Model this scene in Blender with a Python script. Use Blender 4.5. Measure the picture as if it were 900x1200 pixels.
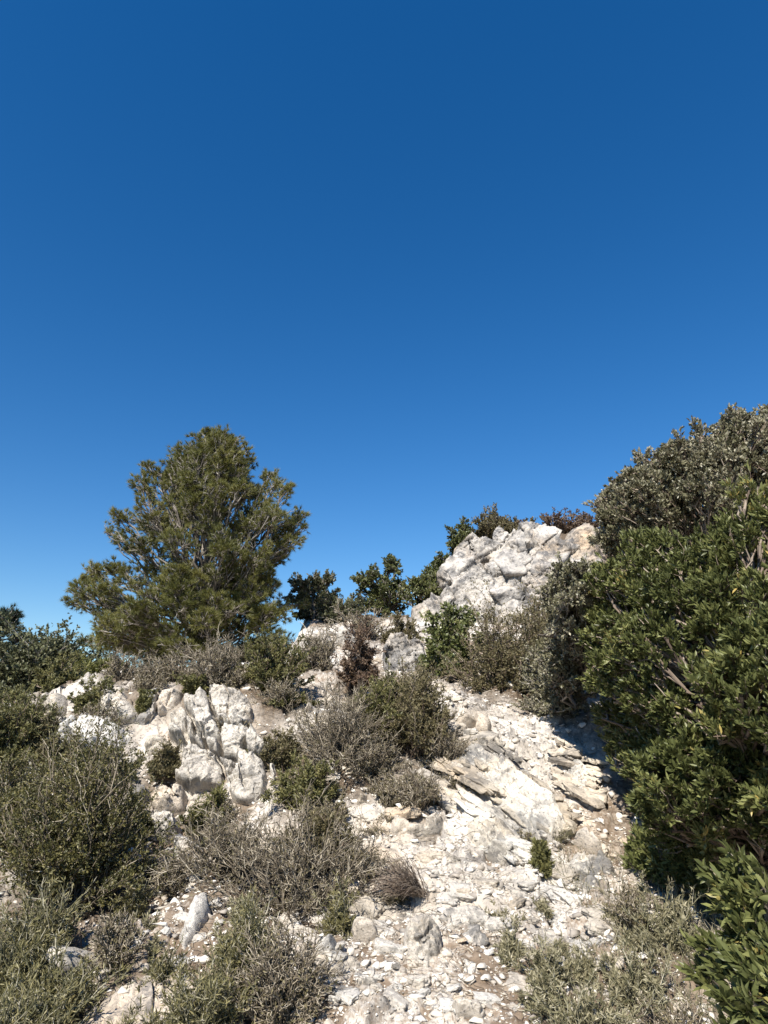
import bpy, math
import numpy as np
from mathutils import Vector
R = math.radians
C = bpy.context.scene.collection
for o in list(bpy.data.objects): bpy.data.objects.remove(o)

# ------------------------------------------------------------------ camera, sky, sun, exposure
F = 782.0; PITCH = R(17.7); CAM = np.array([0.0, 0.0, 1.6])
cd = bpy.data.cameras.new('camera'); cam = bpy.data.objects.new('camera', cd); C.objects.link(cam)
cd.sensor_fit = 'VERTICAL'; cd.sensor_height = 24.0; cd.lens = 24.0*F/1200.0
cd.clip_start = 0.05; cd.clip_end = 3000
cam.location = CAM; cam.rotation_euler = (R(90)+PITCH, 0, 0)
sc = bpy.context.scene; sc.camera = cam

SUN_AZ, SUN_EL = R(201), R(44)        # azimuth measured clockwise from +Y
w = bpy.data.worlds.new('World'); sc.world = w; w.use_nodes = True
nt = w.node_tree; nt.nodes.clear()
sky = nt.nodes.new('ShaderNodeTexSky'); sky.sky_type = 'NISHITA'; sky.sun_disc = False
sky.sun_elevation = SUN_EL; sky.sun_rotation = SUN_AZ
sky.altitude = 300; sky.air_density = 1.15; sky.dust_density = 0.0; sky.ozone_density = 3.6
hs = nt.nodes.new('ShaderNodeHueSaturation'); hs.inputs['Saturation'].default_value = 1.35; hs.inputs['Hue'].default_value = 0.505
hs.inputs['Value'].default_value = 1.10
bg = nt.nodes.new('ShaderNodeBackground'); bg.inputs['Strength'].default_value = 0.075
wo = nt.nodes.new('ShaderNodeOutputWorld')
nt.links.new(sky.outputs[0], hs.inputs['Color']); nt.links.new(hs.outputs[0], bg.inputs[0]); nt.links.new(bg.outputs[0], wo.inputs[0])
sd = bpy.data.lights.new('sun', 'SUN'); sun = bpy.data.objects.new('sun', sd); C.objects.link(sun)
sd.energy = 5.0; sd.angle = R(0.53); sd.color = (1.0, 0.95, 0.86)
SD = np.array([math.sin(SUN_AZ)*math.cos(SUN_EL), math.cos(SUN_AZ)*math.cos(SUN_EL), math.sin(SUN_EL)])
sun.rotation_euler = Vector(SD).to_track_quat('Z', 'Y').to_euler()
vs = sc.view_settings; vs.view_transform = 'Standard'; vs.look = 'None'; vs.gamma = 1.0; vs.use_curve_mapping = False
vs.exposure = 0.74
sc.render.engine = 'CYCLES'
sc.cycles.max_bounces = 5; sc.cycles.diffuse_bounces = 2; sc.cycles.glossy_bounces = 1; sc.cycles.transmission_bounces = 2

# ------------------------------------------------------------------ numpy noise
def _h(*a):
    h = np.zeros(np.broadcast(*a).shape, np.uint32) + np.uint32(374761393)
    for i, v in enumerate(a):
        h = (h ^ (v.astype(np.int64) & 0xffffffff).astype(np.uint32)*np.uint32([2654435761, 2246822519, 3266489917, 668265263][i % 4]))
        h = (h ^ (h >> np.uint32(15)))*np.uint32(2246822519)
    h = (h ^ (h >> np.uint32(13)))*np.uint32(3266489917)
    return ((h ^ (h >> np.uint32(16))) & np.uint32(0xffffff)).astype(np.float64)/float(0x1000000)
def n2(x, y, s=0):
    xi, yi = np.floor(x), np.floor(y); fx, fy = x-xi, y-yi
    fx = fx*fx*(3-2*fx); fy = fy*fy*(3-2*fy); S = np.full(1, s)
    g = lambda a, b: _h(xi+a, yi+b, S)
    return ((g(0,0)*(1-fx)+g(1,0)*fx)*(1-fy)+(g(0,1)*(1-fx)+g(1,1)*fx)*fy)*2-1
def n3(x, y, z, s=0):
    xi, yi, zi = np.floor(x), np.floor(y), np.floor(z); fx, fy, fz = x-xi, y-yi, z-zi
    fx = fx*fx*(3-2*fx); fy = fy*fy*(3-2*fy); fz = fz*fz*(3-2*fz); S = np.full(1, s)
    g = lambda a, b, c: _h(xi+a, yi+b, zi+c, S)
    def pl(c): return (g(0,0,c)*(1-fx)+g(1,0,c)*fx)*(1-fy)+(g(0,1,c)*(1-fx)+g(1,1,c)*fx)*fy
    return (pl(0)*(1-fz)+pl(1)*fz)*2-1
def fbm2(x, y, o=4, s=0, g=0.5):
    t = 0; a = 1; k = 1
    for i in range(o): t = t+a*n2(x*k+i*7.3, y*k-i*3.1, s+i); a *= g; k *= 2.03
    return t
def fbm3(p, f=1, o=4, s=0, g=0.5):
    t = 0; a = 1; k = f
    for i in range(o): t = t+a*n3(p[:,0]*k+i*7.3, p[:,1]*k, p[:,2]*k, s+i); a *= g; k *= 2.03
    return t
def worley(x, y, s=0, jit=0.9):
    """F1, F2-F1 edge distance, cell random a/b, offset to the cell point"""
    xi, yi = np.floor(x), np.floor(y); S = np.full(1, s)
    d1 = np.full(x.shape, 9.0); d2 = np.full(x.shape, 9.0); cx = np.zeros(x.shape); cy = np.zeros(x.shape); ox = np.zeros(x.shape); oy = np.zeros(x.shape)
    for a in (-1, 0, 1):
        for b in (-1, 0, 1):
            gx, gy = xi+a, yi+b
            px = gx+.5+(_h(gx, gy, S)-.5)*jit; py = gy+.5+(_h(gx, gy, S+17)-.5)*jit
            dx, dy = x-px, y-py; d = np.sqrt(dx*dx+dy*dy); m = d < d1
            d2 = np.where(m, d1, np.minimum(d2, d)); d1 = np.where(m, d, d1)
            cx = np.where(m, gx, cx); cy = np.where(m, gy, cy); ox = np.where(m, dx, ox); oy = np.where(m, dy, oy)
    return d1, d2-d1, _h(cx, cy, S+31), _h(cx, cy, S+47), ox, oy
def sst(a, b, x):
    t = np.clip((x-a)/(b-a), 0, 1); return t*t*(3-2*t)

# ------------------------------------------------------------------ view rays (photograph pixels, 900 x 1200)
def ray(px, py):
    px = np.asarray(px, float); py = np.asarray(py, float)
    a, b = (px-450)/F, (600-py)/F; c, s = math.cos(PITCH), math.sin(PITCH)
    return np.stack([a, c-b*s, s+b*c], -1)
def P(px, py, d):
    r = ray(px, py); return CAM+r*(d/r[..., 1:2])

# ------------------------------------------------------------------ the lie of the land
_d = np.linspace(-2, 26, 2801)
def _prof(dd, zz):
    z = np.interp(_d, dd, zz); k = np.exp(-(np.arange(-60, 61)/16.0)**2); k /= k.sum()
    return np.convolve(np.pad(z, 60, mode='edge'), k, 'valid')
PC = _prof([-2, 0, 2.5, 2.95, 3.4, 3.6, 4.2, 4.5, 5.2, 6.2, 7.8, 11, 14, 20, 26], [-.3, 0, .70, .815, .93, 1.0, 1.36, 1.546, 1.78, 2.04, 2.44, 3.05, 3.7, 4.2, 4.2])
PL = _prof([-2, 0, 2.5, 3.4, 4.0, 4.35, 4.7, 5.5, 7.2, 9.0, 12, 20, 26], [-.3, 0, .70, .93, 1.15, 1.50, 1.81, 1.95, 2.02, 2.2, 2.5, 2.6, 2.2])
def Hbase(x, y):
    yy = y+0.10*n2(x*1.3+5, y*0.9, 4)*sst(2.5, 3.5, y)
    m = sst(-0.95, -0.45, x+0.12*np.clip(yy-5, 0, 20)+0.1*n2(x*0.9, yy*1.4, 14))
    z = np.interp(yy, _d, PC)*m+np.interp(yy, _d, PL)*(1-m)
    z = z-0.20*np.clip(y-21, 0, 150)
    z = z-0.42*np.clip(-x-1.15-0.19*np.clip(y, 0, 20), 0, 40)*sst(1, 5, y)        # falls away to the left
    z = z+0.10*np.clip(x-2.0, 0, 8)*sst(2, 8, y)
    kn = sst(0.9, 2.8, x-0.05*(y-15))*sst(13.2, 16.8, y)                        # knoll behind the crag
    z = z+2.1*kn*(1-sst(30, 45, y))
    z = z+0.06*fbm2(x*0.8+3, y*0.8, 3, 5)*sst(0.5, 3, np.hypot(x, y))
    z = z-0.16*np.exp(-((x+1.10)/0.30)**2)*np.exp(-((y-3.7)/.7)**2)              # the rocky gully on the left
    return z
def facets(x, y, sz, s, ang=0.3, an=0.7, tilt=1.0):
    """broken planes: each cell is a tilted flat piece; returns height in units of sz, edge distance, cell random"""
    c, q = math.cos(ang), math.sin(ang); u = (x*c+y*q)/sz; v = (-x*q+y*c)/(sz*an)
    f1, e, ra, rb, ox, oy = worley(u, v, s, .95); rc = (ra*17.3) % 1
    return (ra-.5)*.3+((rb-.5)*ox+(rc-.5)*oy)*tilt, e, rc
def rockmask(x, y):
    a = 0.5+0.6*fbm2(x*0.8+11, y*0.8, 3, 21)
    return np.clip(a, 0, 1)
def Hfull(x, y, want=False):
    z = Hbase(x, y); d = np.hypot(x, y)
    near = 1-sst(18, 30, d)
    wx = x+0.03*fbm2(x*4, y*4, 3, 61); wy = y+0.03*fbm2(x*4+9, y*4, 3, 62); rm = rockmask(x, y)
    z = z+near*0.030*fbm2(x*2.2, y*2.2, 3, 9)
    st = np.zeros(x.shape)
    for k, (sz, amp, th, an_) in enumerate([(0.40, 0.12, 0.35, .2), (0.17, 0.065, 0.40, -.5), (0.075, 0.032, 0.34, .9), (0.036, 0.015, 0.3, 1.7)]):
        hh, e, rc = facets(wx, wy, sz, 100+k, an_, .75, 1.5)
        on = sst(th-.05, th+.05, rc+.25*(rm-.5))*sst(0.0, 0.06, e)
        z = z+near*amp*(hh*1.0+.30)*on*(0.5+0.5*rm)
        st = np.maximum(st, on*(0.75, .85, 1, .9)[k])
    z = z+near*0.008*fbm2(x*21, y*21, 4, 77, .6)
    return (z, st, rm) if want else z
def G(px, py):
    """where the view ray through a photograph pixel meets the hillside"""
    r = ray(px, py); r = r/np.linalg.norm(r)
    t = np.arange(0.8, 45, 0.01); q = CAM+r*t[:, None]
    below = q[:, 2] < Hbase(q[:, 0], q[:, 1])
    i = np.argmax(below) if below.any() else int(np.argmin(q[:, 2]-Hbase(q[:, 0], q[:, 1])))
    x, y = q[i, 0], q[i, 1]
    return np.array([x, y, float(Hfull(np.array([x]), np.array([y]))[0])])
def gz(x, y): return float(Hfull(np.array([float(x)]), np.array([float(y)]))[0])

# ------------------------------------------------------------------ mesh helpers
def link(o, parent=None):
    C.objects.link(o)
    if parent is not None: o.parent = parent
    return o
def mesh(name, V, faces, mats, parent=None, smooth=False, attrs=None, mat_idx=None):
    """faces: list of int arrays (n, k)"""
    me = bpy.data.meshes.new(name); V = np.asarray(V, np.float32)
    me.vertices.add(len(V)); me.vertices.foreach_set('co', V.ravel())
    faces = [np.asarray(f, np.int32) for f in faces if len(f)]
    nl = sum(f.size for f in faces); npoly = sum(len(f) for f in faces)
    me.loops.add(nl); me.loops.foreach_set('vertex_index', np.concatenate([f.ravel() for f in faces]))
    me.polygons.add(npoly)
    tot = np.concatenate([np.full(len(f), f.shape[1], np.int32) for f in faces])
    me.polygons.foreach_set('loop_start', np.concatenate([[0], np.cumsum(tot)[:-1]]).astype(np.int32))
    me.polygons.foreach_set('loop_total', tot)
    if smooth: me.polygons.foreach_set('use_smooth', np.ones(npoly, bool))
    for m in (mats if isinstance(mats, (list, tuple)) else [mats]): me.materials.append(m)
    if mat_idx is not None: me.polygons.foreach_set('material_index', np.asarray(mat_idx, np.int32))
    for k, v in (attrs or {}).items():
        a = me.attributes.new(k, 'FLOAT', 'POINT'); a.data.foreach_set('value', np.asarray(v, np.float32))
    me.update(calc_edges=True); me.validate()
    return link(bpy.data.objects.new(name, me), parent)
def tag(o, label=None, cat=None, group=None, kind=None):
    for k, v in (('label', label), ('category', cat), ('group', group), ('kind', kind)):
        if v: o[k] = v
    return o
def empty(name, loc=(0, 0, 0), rz=0, s=1):
    o = bpy.data.objects.new(name, None); o.empty_display_size = 0.1; o.location = loc; o.rotation_euler = (0, 0, rz)
    o.scale = (s, s, s) if np.isscalar(s) else s
    return link(o)
def nrm(v): return v/np.maximum(np.linalg.norm(v, axis=-1, keepdims=True), 1e-9)
def perp(d, rng):
    r = nrm(rng.normal(size=d.shape)); return nrm(np.cross(d, r))
class Geo:
    """gathers tubes and leaves for one mesh"""
    def __init__(s): s.V = []; s.T = []; s.Q = []; s.A = []; s.n = 0
    def add(s, V, T=None, Q=None, var=None):
        V = V.reshape(-1, 3); s.V.append(V)
        if T is not None: s.T.append(T.reshape(-1, 3)+s.n)
        if Q is not None: s.Q.append(Q.reshape(-1, 4)+s.n)
        s.A.append(np.full(len(V), 0.5) if var is None else var.reshape(-1)); s.n += len(V)
    def tubes(s, A, B, ra, rb, k=3, var=None):
        d = nrm(B-A); u = nrm(np.cross(d, np.array([0.31, 0.22, 0.92]))); v = np.cross(d, u)
        an = np.arange(k)*2*math.pi/k; c, sn = np.cos(an)[None, :, None], np.sin(an)[None, :, None]
        ring = c*u[:, None]+sn*v[:, None]; ra = np.broadcast_to(ra, len(A))[:, None, None]; rb = np.broadcast_to(rb, len(A))[:, None, None]
        V = np.concatenate([A[:, None]+ring*ra, B[:, None]+ring*rb], 1)
        i = np.arange(k); j = (i+1) % k; q = np.stack([i, j, j+k, i+k], -1)
        Q = q[None]+(np.arange(len(A))*2*k)[:, None, None]
        s.add(V, Q=Q, var=None if var is None else np.repeat(var, 2*k))
    def polyline(s, pts, r0, r1, k=3, var=None):
        n, K = pts.shape[0], pts.shape[1]-1; r0 = np.broadcast_to(r0, n); r1 = np.broadcast_to(r1, n)
        for i in range(K):
            a, b = i/K, (i+1)/K
            s.tubes(pts[:, i], pts[:, i+1]+0.15*(pts[:, i+1]-pts[:, i])*(i < K-1), r0*(1-a)+r1*a, r0*(1-b)+r1*b, k, var)
    def leaves(s, Pn, D, U, L, W, shape, var):
        n = len(Pn); L = np.broadcast_to(L, n)[:, None]; W = np.broadcast_to(W, n)[:, None]
        S_ = nrm(np.cross(D, U)); N_ = np.cross(S_, D)
        if shape == 'needle':
            V = np.stack([Pn-S_*W, Pn+S_*W, Pn+D*L], 1); T = np.array([[0, 1, 2]])
        elif shape == 'diamond':
            V = np.stack([Pn, Pn+D*L*.5+S_*W, Pn+D*L, Pn+D*L*.5-S_*W+N_*W*.5], 1); T = np.array([[0, 1, 2], [0, 2, 3]])
        else:                                   # long oval with a folded midrib
            V = np.stack([Pn, Pn+D*L*.3+S_*W*.9+N_*W*.35, Pn+D*L*.68+S_*W*.85+N_*W*.3, Pn+D*L-N_*L*.06,
                          Pn+D*L*.68-S_*W*.85+N_*W*.3, Pn+D*L*.3-S_*W*.9+N_*W*.35, Pn+D*L*.5], 1)
            T = np.array([[0, 1, 6], [1, 2, 6], [2, 3, 6], [3, 4, 6], [4, 5, 6], [5, 0, 6]])
        k = V.shape[1]
        s.add(V, T=T[None]+(np.arange(n)*k)[:, None, None], var=np.repeat(var, k))
    def build(s, name, mat, parent=None, smooth=False):
        f = []
        if s.T: f.append(np.concatenate(s.T))
        if s.Q: f.append(np.concatenate(s.Q))
        return mesh(name, np.concatenate(s.V), f, mat, parent, smooth, {'var': np.concatenate(s.A)})

# ------------------------------------------------------------------ materials
def newmat(name):
    m = bpy.data.materials.new(name); m.use_nodes = True; n = m.node_tree; n.nodes.clear()
    out = n.nodes.new('ShaderNodeOutputMaterial'); b = n.nodes.new('ShaderNodeBsdfPrincipled'); n.links.new(b.outputs[0], out.inputs[0])
    return m, n, b, out
def ramp(n, stops, fac=None):
    r = n.nodes.new('ShaderNodeValToRGB'); e = r.color_ramp.elements
    while len(e) < len(stops): e.new(0.5)
    for i, (p, c) in enumerate(stops): e[i].position = p; e[i].color = (*c, 1)
    if fac is not None: n.links.new(fac, r.inputs[0])
    return r
def leafmat(name, stops, rough=0.5, trans=0.25, spec=0.5):
    m, n, b, out = newmat(name)
    at = n.nodes.new('ShaderNodeAttribute'); at.attribute_name = 'var'
    r = ramp(n, stops, at.outputs['Fac'])
    n.links.new(r.outputs[0], b.inputs['Base Color']); b.inputs['Roughness'].default_value = rough
    b.inputs['Specular IOR Level'].default_value = spec
    if trans:
        t = n.nodes.new('ShaderNodeBsdfTranslucent'); n.links.new(r.outputs[0], t.inputs[0])
        mx = n.nodes.new('ShaderNodeMixShader'); mx.inputs[0].default_value = trans
        n.links.new(b.outputs[0], mx.inputs[1]); n.links.new(t.outputs[0], mx.inputs[2]); n.links.new(mx.outputs[0], out.inputs[0])
    return m
M = {}
M['pine'] = leafmat('pine needles', [(0, (.042, .048, .012)), (.5, (.130, .132, .032)), (1, (.26, .235, .07))], .5, .2)
M['farpine'] = leafmat('dark pine needles', [(0, (.012, .025, .012)), (1, (.04, .06, .025))], .6, .15)
M['oak'] = leafmat('oak leaves', [(0, (.04, .052, .016)), (.6, (.13, .145, .05)), (1, (.27, .26, .11))], .35, .15)
M['greyoak'] = leafmat('grey green leaves', [(0, (.045, .05, .024)), (.6, (.115, .12, .06)), (1, (.28, .27, .16))], .45, .15, .25)
M['kermes'] = leafmat('silvery brown leaves', [(0, (.055, .05, .03)), (.5, (.165, .155, .085)), (1, (.44, .40, .30))], .40, .1, .35)
M['phil'] = leafmat('long oval green leaves', [(0, (.055, .06, .02)), (.5, (.112, .125, .042)), (.88, (.24, .245, .09)), (1, (.42, .30, .09))], .42, .2, .35)
M['rosem'] = leafmat('rosemary leaves', [(0, (.05, .05, .018)), (.5, (.13, .125, .042)), (1, (.27, .24, .09))], .6, .2)
M['olive'] = leafmat('brown olive leaves', [(0, (.06, .05, .025)), (.5, (.14, .12, .055)), (1, (.27, .22, .12))], .6, .2)
M['juniper'] = leafmat('juniper leaves', [(0, (.025, .027, .009)), (.5, (.092, .088, .027)), (1, (.24, .20, .07))], .55, .2)
M['broom'] = leafmat('broom shoots', [(0, (.05, .045, .018)), (.5, (.15, .135, .05)), (1, (.34, .29, .14))], .6, .2)
M['red'] = leafmat('reddish leaves', [(0, (.07, .04, .03)), (.5, (.13, .085, .055)), (1, (.22, .15, .09))], .6, .2)
M['straw'] = leafmat('dry straw', [(0, (.10, .095, .05)), (.5, (.26, .23, .13)), (1, (.50, .45, .31))], .6, .25)
M['twig'] = leafmat('dry grey twigs', [(0, (.07, .055, .036)), (.6, (.20, .162, .115)), (1, (.54, .47, .36))], .8, 0)
M['broomtwig'] = leafmat('olive grey twigs', [(0, (.07, .07, .03)), (.6, (.17, .155, .085)), (1, (.46, .42, .32))], .8, 0)
M['browntwig'] = leafmat('brown twigs', [(0, (.08, .055, .04)), (.5, (.19, .14, .105)), (1, (.34, .28, .22))], .8, 0)
M['bark'] = leafmat('grey bark', [(0, (.09, .075, .06)), (.5, (.17, .145, .12)), (1, (.34, .31, .27))], .85, 0)

def rockmat(name, pale, mid, dark, lich=0.45, ground=False, spk=60, bd=.012, bs=38):
    m, n, b, out = newmat(name); N = n.nodes.new; Lk = n.links.new
    tc = N('ShaderNodeTexCoord'); ge = N('ShaderNodeNewGeometry')
    def noise(sc_, det, ro=.6, dist=0):
        x = N('ShaderNodeTexNoise'); x.inputs['Scale'].default_value = sc_; x.inputs['Detail'].default_value = det
        x.inputs['Roughness'].default_value = ro; x.inputs['Distortion'].default_value = dist
        Lk(ge.outputs['Position'], x.inputs['Vector']); return x
    def mix(f, a, c):
        x = N('ShaderNodeMix'); x.data_type = 'RGBA'; Lk(f, x.inputs[0])
        for s_, i in ((a, 6), (c, 7)):
            if isinstance(s_, tuple): x.inputs[i].default_value = (*s_, 1)
            else: Lk(s_, x.inputs[i])
        return x.outputs[2]
    big = noise(2.3, 5, .65); col = ramp(n, [(.3, mid), (.62, pale)], big.outputs[0]).outputs[0]
    tint = noise(1.1, 3); tr = ramp(n, [(.5, (0, 0, 0)), (.75, (1, 1, 1))], tint.outputs[0])
    col = mix(tr.outputs[0], col, tuple(np.array(pale)*np.array([1.0, .86, .70])*0.92))
    lc = noise(9, 9, .78, .4); lr = ramp(n, [(lich, (1, 1, 1)), (lich+.09, (0, 0, 0))], lc.outputs[0])
    patch = noise(3.0, 4, .6); pr = ramp(n, [(.42, (0, 0, 0)), (.60, (.85, .85, .85))], patch.outputs[0])
    mm = N('ShaderNodeMath'); mm.operation = 'MULTIPLY'; Lk(lr.outputs[0], mm.inputs[0]); Lk(pr.outputs[0], mm.inputs[1])
    col = mix(mm.outputs[0], col, dark)
    sp = noise(spk, 4, .7); spr = ramp(n, [(.35, (.85, .85, .85)), (.43, (0, 0, 0))], sp.outputs[0]); col = mix(spr.outputs[0], col, dark)
    if ground:
        at = N('ShaderNodeAttribute'); at.attribute_name = 'stone'
        sn = noise(14, 6, .7); soil = ramp(n, [(.3, (.15, .105, .07)), (.55, (.27, .205, .15)), (.75, (.44, .36, .28))], sn.outputs[0])
        ad = N('ShaderNodeMath'); ad.operation = 'ADD'; Lk(at.outputs['Fac'], ad.inputs[0])
        fn = noise(40, 4, .7); fm = N('ShaderNodeMath'); fm.operation = 'MULTIPLY_ADD'; Lk(fn.outputs[0], fm.inputs[0]); fm.inputs[1].default_value = 0.9; fm.inputs[2].default_value = -0.45
        Lk(fm.outputs[0], ad.inputs[1]); cr = ramp(n, [(.35, (0, 0, 0)), (.6, (1, 1, 1))], ad.outputs[0])
        col = mix(cr.outputs[0], soil.outputs[0], col)
        al = N('ShaderNodeAttribute'); al.attribute_name = 'litter'  # leaf litter, plus the shade painted beneath the near bush
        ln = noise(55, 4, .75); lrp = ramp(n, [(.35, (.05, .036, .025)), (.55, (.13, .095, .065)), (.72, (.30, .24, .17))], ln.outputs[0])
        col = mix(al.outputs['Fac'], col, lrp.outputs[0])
    if not ground:
        oi = N('ShaderNodeObjectInfo'); hr = ramp(n, [(0, (.78, .72, .64)), (.35, (.95, .93, .9)), (.8, (1, 1, 1)), (1, (1, .88, .74))], oi.outputs['Random'])
        mu = N('ShaderNodeMix'); mu.data_type = 'RGBA'; mu.blend_type = 'MULTIPLY'; mu.inputs[0].default_value = 1; Lk(col, mu.inputs[6]); Lk(hr.outputs[0], mu.inputs[7]); col = mu.outputs[2]
    Lk(col, b.inputs['Base Color']); b.inputs['Roughness'].default_value = .9; b.inputs['Specular IOR Level'].default_value = .2
    bn = noise(bs, 8, .75); bp = N('ShaderNodeBump'); bp.inputs['Strength'].default_value = .9; bp.inputs['Distance'].default_value = bd
    Lk(bn.outputs[0], bp.inputs['Height']); Lk(bp.outputs[0], b.inputs['Normal'])
    return m
M['rock'] = rockmat('pale limestone', (.72, .68, .62), (.60, .555, .50), (.16, .155, .15), .44, bd=.02)
M['crag'] = rockmat('weathered limestone', (.60, .56, .515), (.42, .39, .355), (.10, .10, .105), .52, spk=16, bd=.05, bs=12)  # coarse dark specks paint the small shadows of pits into the colour
M['strata'] = rockmat('layered limestone', (.70, .66, .59), (.50, .465, .42), (.12, .12, .125), .49)
M['ground'] = rockmat('stony ground', (.66, .61, .545), (.50, .44, .37), (.14, .13, .125), .43, ground=True)
m, n, b, o_ = newmat('rubble stone'); at = n.nodes.new('ShaderNodeAttribute'); at.attribute_name = 'var'
r = ramp(n, [(0, (.26, .23, .20)), (.3, (.45, .39, .32)), (.7, (.66, .61, .54)), (1, (.74, .70, .64))], at.outputs['Fac']); n.links.new(r.outputs[0], b.inputs['Base Color']); b.inputs['Roughness'].default_value = .9; M['rubble'] = m

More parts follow.
